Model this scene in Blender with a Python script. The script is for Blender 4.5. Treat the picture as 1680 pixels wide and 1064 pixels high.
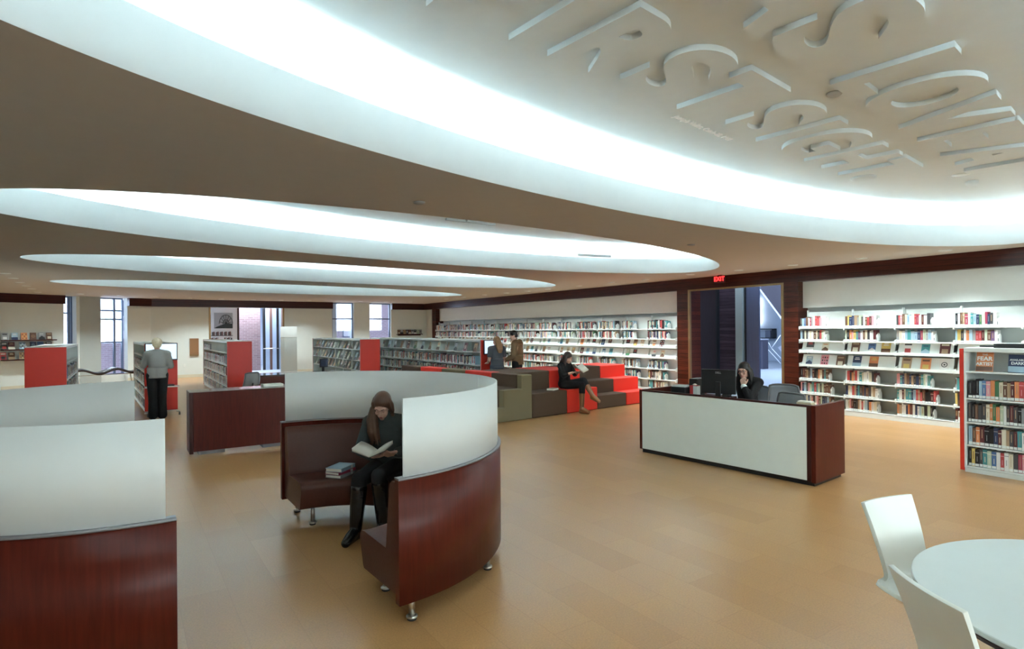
import bpy, bmesh, math, random
from mathutils import Vector, Matrix, Quaternion
random.seed(7)
PI = math.pi
SC = bpy.context.scene
COL = SC.collection
for o in list(bpy.data.objects):
    bpy.data.objects.remove(o, do_unlink=True)

# ------------------------------------------------------------------ camera
YAW = math.atan(640 / 950)
ROLL = 0.0087
cam = bpy.data.cameras.new('camera')
cam.sensor_width = 36.0
cam.lens = 950 / 1680 * 36
cam.shift_y = 8 / 1680
cam.clip_start = 0.05
cam.clip_end = 300
camo = bpy.data.objects.new('camera', cam)
COL.objects.link(camo)
r_ = Vector((math.cos(YAW), -math.sin(YAW), 0))
f_ = Vector((math.sin(YAW), math.cos(YAW), 0))
u_ = Vector((0, 0, 1))
rr = r_ * math.cos(ROLL) - u_ * math.sin(ROLL)
uu = r_ * math.sin(ROLL) + u_ * math.cos(ROLL)
camo.matrix_world = Matrix(((rr.x, uu.x, -f_.x, 0), (rr.y, uu.y, -f_.y, 0), (rr.z, uu.z, -f_.z, 1.8), (0, 0, 0, 1)))
SC.camera = camo

# ------------------------------------------------------------------ world, exposure
W = bpy.data.worlds.new('sky')
SC.world = W
W.use_nodes = True
bg = W.node_tree.nodes['Background']
bg.inputs[0].default_value = (0.62, 0.74, 1.0, 1)
bg.inputs[1].default_value = 0.75
SC.view_settings.view_transform = 'Standard'
SC.view_settings.look = 'None'
SC.view_settings.gamma = 1
SC.view_settings.exposure = 1.5
SC.view_settings.use_curve_mapping = False
COVE = 25.0        # strength of the cove light strips
SPOT = 46.0        # watts of each ceiling downlight

CEIL = 3.09        # brown ceiling
LIP = 3.43         # top of the oval fascia
UP = 3.75          # upper ceiling inside the ovals
OVALS = [(5.6, -2.75, 6.3, 1.9, 4.1), (5.37, 2.564, 6.452, 2.1, 3.9), (4.83, 8.073, 6.203, 2.081, 5.37),  # first oval, unseen behind the camera, is added for its cove light
         (4.728, 13.412, 6.182, 2.062, 6.73), (4.546, 18.742, 6.041, 1.969, 4.83)]

def area_light(name, loc, size, power, col=(1, 1, 1), rot=(0, 0, 0), size_y=None):
    l = bpy.data.lights.new(name, 'AREA')
    l.energy = power
    l.color = col
    l.size = size
    if size_y:
        l.shape = 'RECTANGLE'
        l.size_y = size_y
    o = bpy.data.objects.new(name, l)
    COL.objects.link(o)
    o.location = loc
    o.rotation_euler = rot
    return o
area_light('rear_fill_light', (4.5, -4.6, 1.9), 12.0, 165, (0.80, 0.95, 1.0), rot=(math.radians(74), 0, 0), size_y=1.8)  # added fill to brighten the room; the back wall has no window
area_light('lobby_light', (20.5, 14.0, 4.1), 6.0, 300, (0.60, 0.75, 1.0), size_y=9)
area_light('lift_lobby_light', (13.6, 9.0, 4.1), 0.8, 22, (0.7, 0.8, 1.0), size_y=3)
area_light('far_lobby_light', (4.5, 29.0, 3.3), 3.0, 200, (0.72, 0.82, 1.0), size_y=2)
area_light('window_daylight', (9.3, 27.6, 2.6), 2.6, 40, (0.6, 0.75, 1.0), rot=(-PI / 2, 0, 0), size_y=1.6)
area_light('corner_daylight', (-1.2, 27.2, 2.3), 2.4, 70, (0.55, 0.72, 1.0), rot=(-PI / 2, 0, math.radians(25)), size_y=1.8)

# ------------------------------------------------------------------ materials
MC = {}
def mat(name, col, rough=0.5, metal=0.0, emit=0.0, var=0.0, scale=8.0, bump=0.0, trans=0.0, alpha=1.0, coat=0.0, spec=0.5, stretch=None):
    if name in MC:
        return MC[name]
    m = bpy.data.materials.new(name)
    m.use_nodes = True
    nt = m.node_tree
    b = nt.nodes['Principled BSDF']
    c = (col[0], col[1], col[2], 1)
    b.inputs['Base Color'].default_value = c
    b.inputs['Roughness'].default_value = rough
    b.inputs['Metallic'].default_value = metal
    b.inputs['Specular IOR Level'].default_value = spec
    if coat:
        b.inputs['Coat Weight'].default_value = coat
        b.inputs['Coat Roughness'].default_value = 0.15
    if trans:
        b.inputs['Transmission Weight'].default_value = trans
    if alpha < 1:
        b.inputs['Alpha'].default_value = alpha
    if emit:
        b.inputs['Emission Color'].default_value = c
        b.inputs['Emission Strength'].default_value = emit
    tc = nt.nodes.new('ShaderNodeTexCoord')
    mp = nt.nodes.new('ShaderNodeMapping')
    if stretch:
        mp.inputs['Scale'].default_value = stretch
    nt.links.new(tc.outputs['Object'], mp.inputs['Vector'])
    n = nt.nodes.new('ShaderNodeTexNoise')
    n.inputs['Scale'].default_value = scale
    n.inputs['Detail'].default_value = 4
    nt.links.new(mp.outputs['Vector'], n.inputs['Vector'])
    v = max(var, 0.03)
    mx = nt.nodes.new('ShaderNodeMix')
    mx.data_type = 'RGBA'
    mx.inputs['A'].default_value = tuple(max(0, q * (1 - v)) for q in col) + (1,)
    mx.inputs['B'].default_value = tuple(min(1, q * (1 + v)) for q in col) + (1,)
    nt.links.new(n.outputs['Fac'], mx.inputs['Factor'])
    nt.links.new(mx.outputs['Result'], b.inputs['Base Color'])
    if bump:
        bp = nt.nodes.new('ShaderNodeBump')
        bp.inputs['Strength'].default_value = bump
        bp.inputs['Distance'].default_value = 0.01
        nt.links.new(n.outputs['Fac'], bp.inputs['Height'])
        nt.links.new(bp.outputs['Normal'], b.inputs['Normal'])
    MC[name] = m
    return m

def brick_mat(name, c1, c2, cm, bw, bh, mortar, rough, rot=(0, 0, 0), speck=0.0, coat=0.0, bump=0.0, mix_noise=0.0, offset=0.5, spec=0.5):
    m = bpy.data.materials.new(name)
    m.use_nodes = True
    nt = m.node_tree
    b = nt.nodes['Principled BSDF']
    b.inputs['Roughness'].default_value = rough
    b.inputs['Specular IOR Level'].default_value = spec
    if coat:
        b.inputs['Coat Weight'].default_value = coat
        b.inputs['Coat Roughness'].default_value = 0.12
    tc = nt.nodes.new('ShaderNodeTexCoord')
    mp = nt.nodes.new('ShaderNodeMapping')
    mp.inputs['Rotation'].default_value = rot
    nt.links.new(tc.outputs['Object'], mp.inputs['Vector'])
    br = nt.nodes.new('ShaderNodeTexBrick')
    br.offset = offset
    br.inputs['Color1'].default_value = c1 + (1,)
    br.inputs['Color2'].default_value = c2 + (1,)
    br.inputs['Mortar'].default_value = cm + (1,)
    br.inputs['Scale'].default_value = 1
    br.inputs['Brick Width'].default_value = bw
    br.inputs['Row Height'].default_value = bh
    br.inputs['Mortar Size'].default_value = mortar
    br.inputs['Mortar Smooth'].default_value = 0.2
    nt.links.new(mp.outputs['Vector'], br.inputs['Vector'])
    out = br.outputs['Color']
    if speck:
        n = nt.nodes.new('ShaderNodeTexNoise')
        n.inputs['Scale'].default_value = 90
        n.inputs['Detail'].default_value = 6
        n.inputs['Roughness'].default_value = 0.75
        nt.links.new(tc.outputs['Object'], n.inputs['Vector'])
        cr = nt.nodes.new('ShaderNodeMapRange')
        cr.inputs['From Min'].default_value = 0.3
        cr.inputs['From Max'].default_value = 0.7
        cr.inputs['To Min'].default_value = 1 - speck
        cr.inputs['To Max'].default_value = 1 + speck
        nt.links.new(n.outputs['Fac'], cr.inputs['Value'])
        vm = nt.nodes.new('ShaderNodeVectorMath')
        vm.operation = 'SCALE'
        nt.links.new(out, vm.inputs[0])
        nt.links.new(cr.outputs['Result'], vm.inputs['Scale'])
        out = vm.outputs['Vector']
    nt.links.new(out, b.inputs['Base Color'])
    if bump:
        bp = nt.nodes.new('ShaderNodeBump')
        bp.invert = True
        bp.inputs['Strength'].default_value = bump
        bp.inputs['Distance'].default_value = 0.004
        nt.links.new(br.outputs['Fac'], bp.inputs['Height'])
        nt.links.new(bp.outputs['Normal'], b.inputs['Normal'])
    MC[name] = m
    return m

def wood_mat(name, dark, light, rough=0.3, axis='z', plank=0.0, coat=0.1):
    # fine straight grain along an axis, optional horizontal board joints
    m = bpy.data.materials.new(name)
    m.use_nodes = True
    nt = m.node_tree
    b = nt.nodes['Principled BSDF']
    b.inputs['Roughness'].default_value = rough
    b.inputs['Specular IOR Level'].default_value = 0.22
    b.inputs['Coat Weight'].default_value = coat
    b.inputs['Coat Roughness'].default_value = 0.2
    tc = nt.nodes.new('ShaderNodeTexCoord')
    mp = nt.nodes.new('ShaderNodeMapping')
    mp.inputs['Scale'].default_value = {'z': (9, 9, 0.6), 'y': (9, 0.5, 9), 'x': (0.5, 9, 9)}[axis]
    nt.links.new(tc.outputs['Object'], mp.inputs['Vector'])
    n = nt.nodes.new('ShaderNodeTexNoise')
    n.inputs['Scale'].default_value = 5
    n.inputs['Detail'].default_value = 6
    n.inputs['Distortion'].default_value = 0.6
    nt.links.new(mp.outputs['Vector'], n.inputs['Vector'])
    mx = nt.nodes.new('ShaderNodeMix')
    mx.data_type = 'RGBA'
    mx.inputs['A'].default_value = dark + (1,)
    mx.inputs['B'].default_value = light + (1,)
    mr = nt.nodes.new('ShaderNodeMapRange')
    mr.inputs['From Min'].default_value = 0.3
    mr.inputs['From Max'].default_value = 0.7
    nt.links.new(n.outputs['Fac'], mr.inputs['Value'])
    nt.links.new(mr.outputs['Result'], mx.inputs['Factor'])
    out = mx.outputs['Result']
    if plank:
        sp = nt.nodes.new('ShaderNodeSeparateXYZ')
        nt.links.new(tc.outputs['Object'], sp.inputs[0])
        dv = nt.nodes.new('ShaderNodeMath'); dv.operation = 'DIVIDE'; dv.inputs[1].default_value = plank
        fr = nt.nodes.new('ShaderNodeMath'); fr.operation = 'FRACT'
        fl = nt.nodes.new('ShaderNodeMath'); fl.operation = 'FLOOR'
        lt = nt.nodes.new('ShaderNodeMath'); lt.operation = 'LESS_THAN'; lt.inputs[1].default_value = 0.07
        wn = nt.nodes.new('ShaderNodeTexWhiteNoise'); wn.noise_dimensions = '1D'
        nt.links.new(sp.outputs['Z'], dv.inputs[0])
        nt.links.new(dv.outputs[0], fr.inputs[0])
        nt.links.new(dv.outputs[0], fl.inputs[0])
        nt.links.new(fr.outputs[0], lt.inputs[0])
        nt.links.new(fl.outputs[0], wn.inputs['W'])
        mr2 = nt.nodes.new('ShaderNodeMapRange')
        mr2.inputs['To Min'].default_value = 0.7
        mr2.inputs['To Max'].default_value = 1.35
        nt.links.new(wn.outputs['Value'], mr2.inputs['Value'])
        vm = nt.nodes.new('ShaderNodeVectorMath'); vm.operation = 'SCALE'
        nt.links.new(out, vm.inputs[0])
        nt.links.new(mr2.outputs['Result'], vm.inputs['Scale'])
        m2 = nt.nodes.new('ShaderNodeMix'); m2.data_type = 'RGBA'
        m2.inputs['B'].default_value = (0.004, 0.002, 0.002, 1)
        nt.links.new(lt.outputs[0], m2.inputs['Factor'])
        nt.links.new(vm.outputs['Vector'], m2.inputs['A'])
        out = m2.outputs['Result']
    nt.links.new(out, b.inputs['Base Color'])
    MC[name] = m
    return m

CORK = brick_mat('cork_tiles', (0.40, 0.205, 0.073), (0.45, 0.24, 0.093), (0.36, 0.178, 0.063), 0.9, 0.3, 0.002, 0.30, rot=(0, 0, PI / 2), speck=0.22, spec=0.55)
BRICK = brick_mat('outdoor_brick', (0.42, 0.30, 0.33), (0.34, 0.25, 0.28), (0.5, 0.44, 0.46), 0.24, 0.08, 0.012, 0.9, rot=(PI / 2, 0, 0))
BRICKL = brick_mat('lobby_brick', (0.20, 0.13, 0.13), (0.26, 0.17, 0.17), (0.30, 0.24, 0.24), 0.24, 0.08, 0.01, 0.8, rot=(PI / 2, 0, 0))
CEILM = mat('brown_ceiling_paint', (0.50, 0.45, 0.395), 0.9)
WHITE = mat('white_wall_paint', (0.71, 0.765, 0.735), 0.75)
FASCIA = mat('darkened_oval_paint', (0.52, 0.535, 0.53), 0.8)  # darker copy of the oval white, holding down the cove light on the fascia
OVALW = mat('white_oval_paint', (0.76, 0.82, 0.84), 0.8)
BULK = mat('white_bulkhead_paint', (0.76, 0.80, 0.77), 0.5)
MAHO = wood_mat('mahogany_veneer', (0.062, 0.008, 0.004), (0.092, 0.013, 0.006), 0.32, 'z', coat=0.0)
MAHOD = wood_mat('mahogany_edge', (0.035, 0.009, 0.007), (0.055, 0.014, 0.010), 0.35, 'z')
MAHOX = wood_mat('mahogany_boards', (0.035, 0.007, 0.004), (0.095, 0.020, 0.009), 0.3, 'y', plank=0.112)
MAHOH = wood_mat('mahogany_header_boards', (0.032, 0.007, 0.005), (0.075, 0.017, 0.010), 0.28, 'y', plank=0.0995)
MAHOF = wood_mat('mahogany_far_boards', (0.030, 0.007, 0.006), (0.065, 0.014, 0.011), 0.28, 'x', plank=0.0995)
LEATHER = mat('brown_leather', (0.088, 0.030, 0.019), 0.44, spec=0.28, var=0.12, scale=60, bump=0.12)
SCREEN = mat('white_acrylic', (0.93, 0.945, 0.925), 0.5, spec=0.3)
_n = SCREEN.node_tree
_t = _n.nodes.new('ShaderNodeBsdfTranslucent'); _t.inputs[0].default_value = (0.97, 0.98, 0.96, 1)
_m = _n.nodes.new('ShaderNodeMixShader'); _m.inputs[0].default_value = 0.42
_n.links.new(_n.nodes['Principled BSDF'].outputs[0], _m.inputs[1]); _n.links.new(_t.outputs[0], _m.inputs[2])
_n.links.new(_m.outputs[0], _n.nodes['Material Output'].inputs['Surface'])
SHELFW = mat('white_shelf_enamel', (0.77, 0.81, 0.78), 0.4)
SHELFG = mat('pale_grey_shelf_back', (0.74, 0.78, 0.75), 0.5)
RED = mat('red_end_laminate', (0.66, 0.035, 0.018), 0.42)
REDF = mat('red_upholstery', (0.78, 0.030, 0.012), 0.7, var=0.06, scale=200)
BROWNF = mat('dark_brown_upholstery', (0.085, 0.047, 0.026), 0.85, var=0.12, scale=200)
OLIVEF = mat('olive_upholstery', (0.185, 0.145, 0.075), 0.85, var=0.1, scale=200)
STEEL = mat('brushed_steel', (0.62, 0.60, 0.56), 0.28, 1.0)
CHROME = mat('chrome', (0.8, 0.8, 0.8), 0.12, 1.0)
TRIM = mat('grey_metal_trim', (0.22, 0.21, 0.22), 0.4, 0.3)
BLACK = mat('black_plastic', (0.012, 0.012, 0.013), 0.35)
BLACKM = mat('black_rubber', (0.01, 0.01, 0.01), 0.8)
BRONZE = mat('bronze_frame', (0.30, 0.19, 0.09), 0.35, 0.7)
DARKSTEEL = mat('dark_lobby_steel', (0.040, 0.024, 0.028), 0.3, 0.3, stretch=(12, 12, 0.4), scale=5, var=0.3)
BLUESTEEL = mat('blue_lobby_steel', (0.14, 0.17, 0.27), 0.3, 0.4, stretch=(12, 12, 0.3), scale=4, var=0.2)
LOBBYW = mat('lobby_pale_wall', (0.62, 0.70, 0.80), 0.7)
LOBBYF = mat('lobby_stone_floor', (0.50, 0.55, 0.60), 0.3, var=0.15, scale=2)
GREENP = mat('grey_green_post', (0.30, 0.38, 0.38), 0.5)
GLASS = mat('clear_glass', (0.85, 0.92, 0.95), 0.02, trans=1.0, alpha=0.18)
FRAME = mat('blue_grey_window_frame', (0.13, 0.17, 0.25), 0.4, 0.3)
MESHG = mat('grey_chair_mesh', (0.26, 0.27, 0.28), 0.7, alpha=0.82)
TABLEG = mat('pale_grey_laminate', (0.58, 0.62, 0.60), 0.32)
PLASTW = mat('white_chair_plastic', (0.74, 0.76, 0.70), 0.35)
PAPER = mat('paper', (0.80, 0.77, 0.68), 0.8)
SCRN = mat('lit_screen', (0.72, 0.86, 1.0), 0.3, emit=0.30)
BASEB = mat('cream_baseboard', (0.66, 0.62, 0.48), 0.6)
LENS = mat('downlight_lens', (1.0, 0.96, 0.88), 0.4, emit=9.0)
STRIP = mat('cove_light_strip', (0.84, 0.98, 1.0), 0.4, emit=COVE)
SKIN = mat('skin', (0.62, 0.36, 0.27), 0.5, var=0.05, scale=30)
LIPS = mat('lips', (0.42, 0.12, 0.11), 0.4)
EYEW = mat('eye_white', (0.7, 0.7, 0.68), 0.2)
IRIS = mat('dark_iris', (0.03, 0.02, 0.015), 0.2)

# ------------------------------------------------------------------ mesh building
class MB:
    def __init__(self):
        self.v = []; self.f = []; self.m = []; self.s = []
    def add(self, vs, fs, mi=0, smooth=False):
        k = len(self.v)
        self.v += [tuple(p) for p in vs]
        for f in fs:
            self.f.append([i + k for i in f]); self.m.append(mi); self.s.append(smooth)
        return self
    def box(self, x0, x1, y0, y1, z0, z1, mi=0, M=None):
        vs = [Vector((x, y, z)) for z in (z0, z1) for y in (y0, y1) for x in (x0, x1)]
        if M: vs = [M @ p for p in vs]
        return self.add(vs, [(0, 2, 3, 1), (4, 5, 7, 6), (0, 1, 5, 4), (2, 6, 7, 3), (0, 4, 6, 2), (1, 3, 7, 5)], mi)
    def prism(self, pts, z0, z1, mi=0, M=None, smooth=False):
        n = len(pts)
        vs = [Vector((p[0], p[1], z0)) for p in pts] + [Vector((p[0], p[1], z1)) for p in pts]
        if M: vs = [M @ p for p in vs]
        fs = [list(range(n))[::-1], list(range(n, 2 * n))] + [(i, (i + 1) % n, n + (i + 1) % n, n + i) for i in range(n)]
        return self.add(vs, fs, mi, smooth)
    def tube(self, pts, rad, n=10, mi=0, caps=True, smooth=True):
        pts = [Vector(p) for p in pts]
        if not hasattr(rad, '__len__'): rad = [rad] * len(pts)
        rings = []
        ref = None
        for i, p in enumerate(pts):
            d = (pts[min(i + 1, len(pts) - 1)] - pts[max(i - 1, 0)]).normalized()
            if ref is None:
                ref = Vector((0, 0, 1)) if abs(d.z) < 0.9 else Vector((1, 0, 0))
            a = (ref - d * ref.dot(d)).normalized()
            ref = a
            b = d.cross(a)
            rings.append([p + (a * math.cos(t) + b * math.sin(t)) * rad[i] for t in [2 * PI * j / n for j in range(n)]])
        vs = [q for r in rings for q in r]
        fs = [(i * n + j, i * n + (j + 1) % n, (i + 1) * n + (j + 1) % n, (i + 1) * n + j) for i in range(len(pts) - 1) for j in range(n)]
        if caps:
            fs += [list(range(n))[::-1], [(len(pts) - 1) * n + j for j in range(n)]]
        return self.add(vs, fs, mi, smooth)
    def lathe(self, prof, c=(0, 0, 0), n=24, mi=0, smooth=True, M=None):
        vs = [Vector((c[0] + r * math.cos(2 * PI * j / n), c[1] + r * math.sin(2 * PI * j / n), c[2] + z)) for r, z in prof for j in range(n)]
        if M: vs = [M @ p for p in vs]
        k = len(prof)
        fs = [(i * n + j, i * n + (j + 1) % n, (i + 1) * n + (j + 1) % n, (i + 1) * n + j) for i in range(k - 1) for j in range(n)]
        fs += [list(range(n))[::-1], [(k - 1) * n + j for j in range(n)]]
        return self.add(vs, fs, mi, smooth)
    def arc(self, prof, a0, a1, n=48, c=(0, 0), mi=0, smooth=True):
        """sweep a closed (r,z) profile round a vertical axis from angle a0 to a1"""
        k = len(prof)
        vs = []
        for i in range(n + 1):
            t = a0 + (a1 - a0) * i / n
            vs += [(c[0] + r * math.cos(t), c[1] + r * math.sin(t), z) for r, z in prof]
        fs = [(i * k + j, i * k + (j + 1) % k, (i + 1) * k + (j + 1) % k, (i + 1) * k + j) for i in range(n) for j in range(k)]
        self.add(vs, fs, mi, smooth)
        self.add(vs[:k], [list(range(k))[::-1]], mi)
        self.add(vs[-k:], [list(range(k))], mi)
        return self
    def mesh(self, name, mats):
        me = bpy.data.meshes.new(name)
        me.from_pydata(self.v, [], self.f)
        for m in (mats if isinstance(mats, (list, tuple)) else [mats]):
            me.materials.append(m)
        me.polygons.foreach_set('material_index', self.m)
        me.polygons.foreach_set('use_smooth', self.s)
        bm = bmesh.new(); bm.from_mesh(me)
        bmesh.ops.recalc_face_normals(bm, faces=bm.faces)
        bm.to_mesh(me); bm.free()
        me.update()
        return me
    def build(self, name, mats, parent=None, bevel=0.0, seg=2, sharp=0.6):
        o = bpy.data.objects.new(name, self.mesh(name, mats))
        COL.objects.link(o)
        if parent: o.parent = parent
        if bevel:
            b = o.modifiers.new('bevel', 'BEVEL'); b.width = bevel; b.segments = seg; b.limit_method = 'ANGLE'; b.angle_limit = sharp
            b.harden_normals = False
        return o

def empty(name, loc, rz=0.0):
    o = bpy.data.objects.new(name, None)
    COL.objects.link(o)
    o.empty_display_size = 0.1
    o.location = loc
    o.rotation_euler = (0, 0, rz)
    return o
def tag(o, label=None, cat=None, group=None, kind=None):
    if label: o['label'] = label
    if cat: o['category'] = cat
    if group: o['group'] = group
    if kind: o['kind'] = kind
    return o
def struct(o):
    o['kind'] = 'structure'
    return o
def kids(o):
    return [c for c in bpy.data.objects if c.parent == o]
def copy_tree(o, parent=None):
    ch = o.children
    c = o.copy()
    COL.objects.link(c)
    c.parent = parent
    for q in ch:
        copy_tree(q, c)
    return c
def text_mesh(s, size, extrude, offset=0.0, bevel=0.0, spacing=1.0, res=4):
    cu = bpy.data.curves.new('t', 'FONT')
    cu.body = s; cu.size = size; cu.extrude = extrude; cu.offset = offset; cu.bevel_depth = bevel; cu.space_character = spacing
    cu.resolution_u = res
    cu.align_x = 'CENTER'; cu.align_y = 'CENTER'
    o = bpy.data.objects.new('t', cu)
    COL.objects.link(o)
    bpy.context.view_layer.update()
    me = bpy.data.meshes.new_from_object(o.evaluated_get(bpy.context.evaluated_depsgraph_get()))
    bpy.data.objects.remove(o); bpy.data.curves.remove(cu)
    return me
def rbox(name, x0, x1, y0, y1, z0, z1, m, parent=None, bevel=0.01, seg=2):
    return MB().box(x0, x1, y0, y1, z0, z1).build(name, m, parent, bevel=bevel, seg=seg)
ORD = ['first', 'second', 'third', 'fourth', 'fifth', 'sixth', 'seventh', 'eighth', 'ninth', 'tenth', 'eleventh', 'twelfth',
       'thirteenth', 'fourteenth', 'fifteenth', 'sixteenth', 'seventeenth', 'eighteenth', 'nineteenth', 'twentieth', 'twenty-first',
       'twenty-second', 'twenty-third', 'twenty-fourth', 'twenty-fifth', 'twenty-sixth', 'twenty-seventh', 'twenty-eighth']

# ------------------------------------------------------------------ the room
XC, XB = 12.38, 12.58          # column / header face, bulkhead face of the right wall
YF = 26.3                      # far wall face
struct(MB().box(-6, 12.9, -5, 27.0, -0.1, 0).build('floor', CORK))
struct(MB().box(12.9, 29, 3, 28, -0.1, -0.002).box(1.0, 8.0, 27.0, 34, -0.1, -0.002).build('floor_lobby', LOBBYF))

def ell(o, t, off=0.0):
    cx, cy, a, b, th = o
    th = math.radians(th)
    x = (a + off) * math.cos(t); y = (b + off) * math.sin(t)
    return (cx + x * math.cos(th) - y * math.sin(th), cy + x * math.sin(th) + y * math.cos(th))
def ceiling():
    bm = bmesh.new()
    edges = []
    def loop(pts):
        vs = [bm.verts.new((x, y, CEIL)) for x, y in pts]
        for i in range(len(vs)):
            edges.append(bm.edges.new((vs[i], vs[(i + 1) % len(vs)])))
    loop([(-6, -5), (12.9, -5), (12.9, 28), (-6, 28)])
    for o in OVALS:
        loop([ell(o, 2 * PI * i / 160) for i in range(160)])
    bmesh.ops.triangle_fill(bm, use_beauty=True, edges=edges)
    def inside(p):
        for cx, cy, a, b, th in OVALS:
            th = math.radians(th)
            dx, dy = p.x - cx, p.y - cy
            q = dx * math.cos(th) + dy * math.sin(th); w = -dx * math.sin(th) + dy * math.cos(th)
            if (q / a) ** 2 + (w / b) ** 2 < 0.998: return True
        return False
    bad = [f for f in bm.faces if inside(f.calc_center_median())]
    bmesh.ops.delete(bm, geom=bad, context='FACES')
    me = bpy.data.meshes.new('ceiling')
    bm.to_mesh(me); bm.free()
    me.materials.append(CEILM)
    ob = bpy.data.objects.new('ceiling', me)
    COL.objects.link(ob)
    struct(ob)
ceiling()
N = 160
for oi, o in enumerate(OVALS):
    # fascia, lip, cove floor, cove wall, upper ceiling as one recess shell
    rings = [(0.0, CEIL), (0.0, LIP), (0.03, LIP), (0.03, 3.28), (0.32, 3.28), (0.32, UP)]
    mb = MB()
    vs = []
    for off, z in rings:
        vs += [ell(o, 2 * PI * i / N, off) + (z,) for i in range(N)]
    fs = [(k * N + i, k * N + (i + 1) % N, (k + 1) * N + (i + 1) % N, (k + 1) * N + i) for k in range(len(rings) - 1) for i in range(N)]
    mb.add(vs, fs, 0, False)
    mb.add([ell(o, 2 * PI * i / N, 0.32) + (UP,) for i in range(N)], [list(range(N))])
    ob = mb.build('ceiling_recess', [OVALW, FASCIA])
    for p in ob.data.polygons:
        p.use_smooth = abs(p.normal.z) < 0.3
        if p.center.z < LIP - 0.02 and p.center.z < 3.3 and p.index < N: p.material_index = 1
    struct(ob)
    # the light strip lies on the cove floor behind the lip
    mb = MB()
    vs = []
    for off, z in [(0.10, 3.30), (0.16, 3.30), (0.16, 3.31), (0.10, 3.31)]:
        vs += [ell(o, 2 * PI * i / N, off) + (z,) for i in range(N)]
    fs = [(k * N + i, k * N + (i + 1) % N, ((k + 1) % 4) * N + (i + 1) % N, ((k + 1) % 4) * N + i) for k in range(4) for i in range(N)]
    st = mb.add(vs, fs).build('cove_light_strip', STRIP)
    tag(st, ['unseen light strip in the oval recess added behind the camera', 'white light strip glowing in the cove of the nearest, lettered oval ceiling recess',
             'white light strip glowing in the cove of the second oval ceiling recess', 'white light strip glowing in the cove of the third oval ceiling recess',
             'white light strip in the cove of the farthest, narrowest looking oval ceiling recess'][oi], 'light', 'cove light strips in the oval recesses')

# right wall: wood header, columns, bulkhead, doorway
struct(MB().box(XC, XB + 0.1, -5, YF + 0.2, 2.80, CEIL).build('trim_1', MAHOH))
struct(MB().box(XC, XC + 0.5, 7.07, 7.40, 0, 2.80).box(XC, XC + 0.5, 10.06, 10.43, 0, 2.80).box(XC, XC + 0.5, 24.85, 25.25, 0, 2.80).build('trim_2', MAHOX))
struct(MB().box(XB, 12.9, -5, 7.07, 2.22, 2.80).box(XB, 12.9, 10.43, 24.85, 2.22, 2.80).box(12.6, 12.9, 25.25, 27.0, 0, 2.8).box(12.78, 12.9, -5, 7.07, 0, 2.22).box(12.78, 12.9, 10.43, 24.85, 0, 2.22)
       .box(XC + 0.01, 12.9, -5, YF, CEIL, 3.9).build('wall_right', BULK))
struct(MB().box(XC - 0.012, XC + 0.05, 7.40, 7.46, 0, 2.80).box(XC - 0.012, XC + 0.05, 10.0, 10.06, 0, 2.80).box(XC - 0.012, XC + 0.05, 7.46, 10.0, 2.755, 2.80).build('door_1', BRONZE))
# far wall
mb = MB()
mb.box(0.92, 2.92, YF, YF + 0.25, 0, CEIL).box(5.83, 7.9, YF, YF + 0.25, 0, CEIL).box(2.92, 5.83, YF, YF + 0.25, 2.80, CEIL)
mb.box(7.9, 8.9, YF, YF + 0.25, 0, 0.5).box(9.65, 10.72, YF, YF + 0.25, 0, 0.5).box(8.9, 9.65, YF, YF + 0.6, 0, CEIL).box(10.72, 12.9, YF, YF + 0.25, 0, CEIL)
struct(mb.build('wall_far', WHITE))
struct(MB().box(0.92, 7.9, YF - 0.15, YF - 0.001, 2.80, CEIL).box(10.72, XC, YF - 0.15, YF - 0.001, 2.80, CEIL).build('trim_3', MAHOF))
struct(MB().box(2.92, 2.99, YF - 0.02, YF + 0.26, 0, 2.80).box(5.76, 5.83, YF - 0.02, YF + 0.26, 0, 2.80).build('door_2', BRONZE))
# chamfered corner wall, local frame: x along the wall, y outwards
CH = Matrix.Translation((-3.2, 24.3, 0)) @ Matrix.Rotation(math.atan2(2.0, 4.12), 4, 'Z')
def chob(mb, name, m, parent=None, bevel=0):
    o = mb.build(name, m, parent, bevel)
    if not parent: o.matrix_world = CH
    return o
mb = MB().box(0, 1.72, 0, 0.25, 0, CEIL).box(2.1, 2.2, 0, 0.5, 0, CEIL).box(3.75, 4.62, 0, 0.25, 0, CEIL).box(1.72, 2.2, 0.2, 0.45, 0, 0.35).box(2.85, 3.75, 0.2, 0.45, 0, 0.25)
struct(chob(mb, 'wall_corner', WHITE))
struct(chob(MB().box(2.2, 2.85, -0.02, 0.5, 0, CEIL), 'wall_pillar', mat('grey_green_pillar', (0.42, 0.46, 0.44), 0.7)))
struct(chob(MB().box(-0.1, 1.72, -0.15, -0.001, 2.80, CEIL).box(3.75, 4.62, -0.15, -0.001, 2.80, CEIL), 'trim_4', MAHOF))
struct(chob(MB().box(0, 1.72, -0.02, -0.001, 0, 0.12).box(3.75, 4.58, -0.02, -0.001, 0, 0.12), 'baseboard_corner', BASEB))
struct(MB().box(0.95, 2.9, YF - 0.02, YF - 0.001, 0, 0.12).box(5.85, 8.9, YF - 0.02, YF - 0.001, 0, 0.12).build('baseboard_far', BASEB))
struct(MB().box(-3.5, -3.2, -5, 24.3, 0, CEIL).build('wall_left', WHITE))
struct(MB().box(-3.5, 12.9, -5, -4.8, 0, CEIL).build('wall_back', WHITE))

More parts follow.
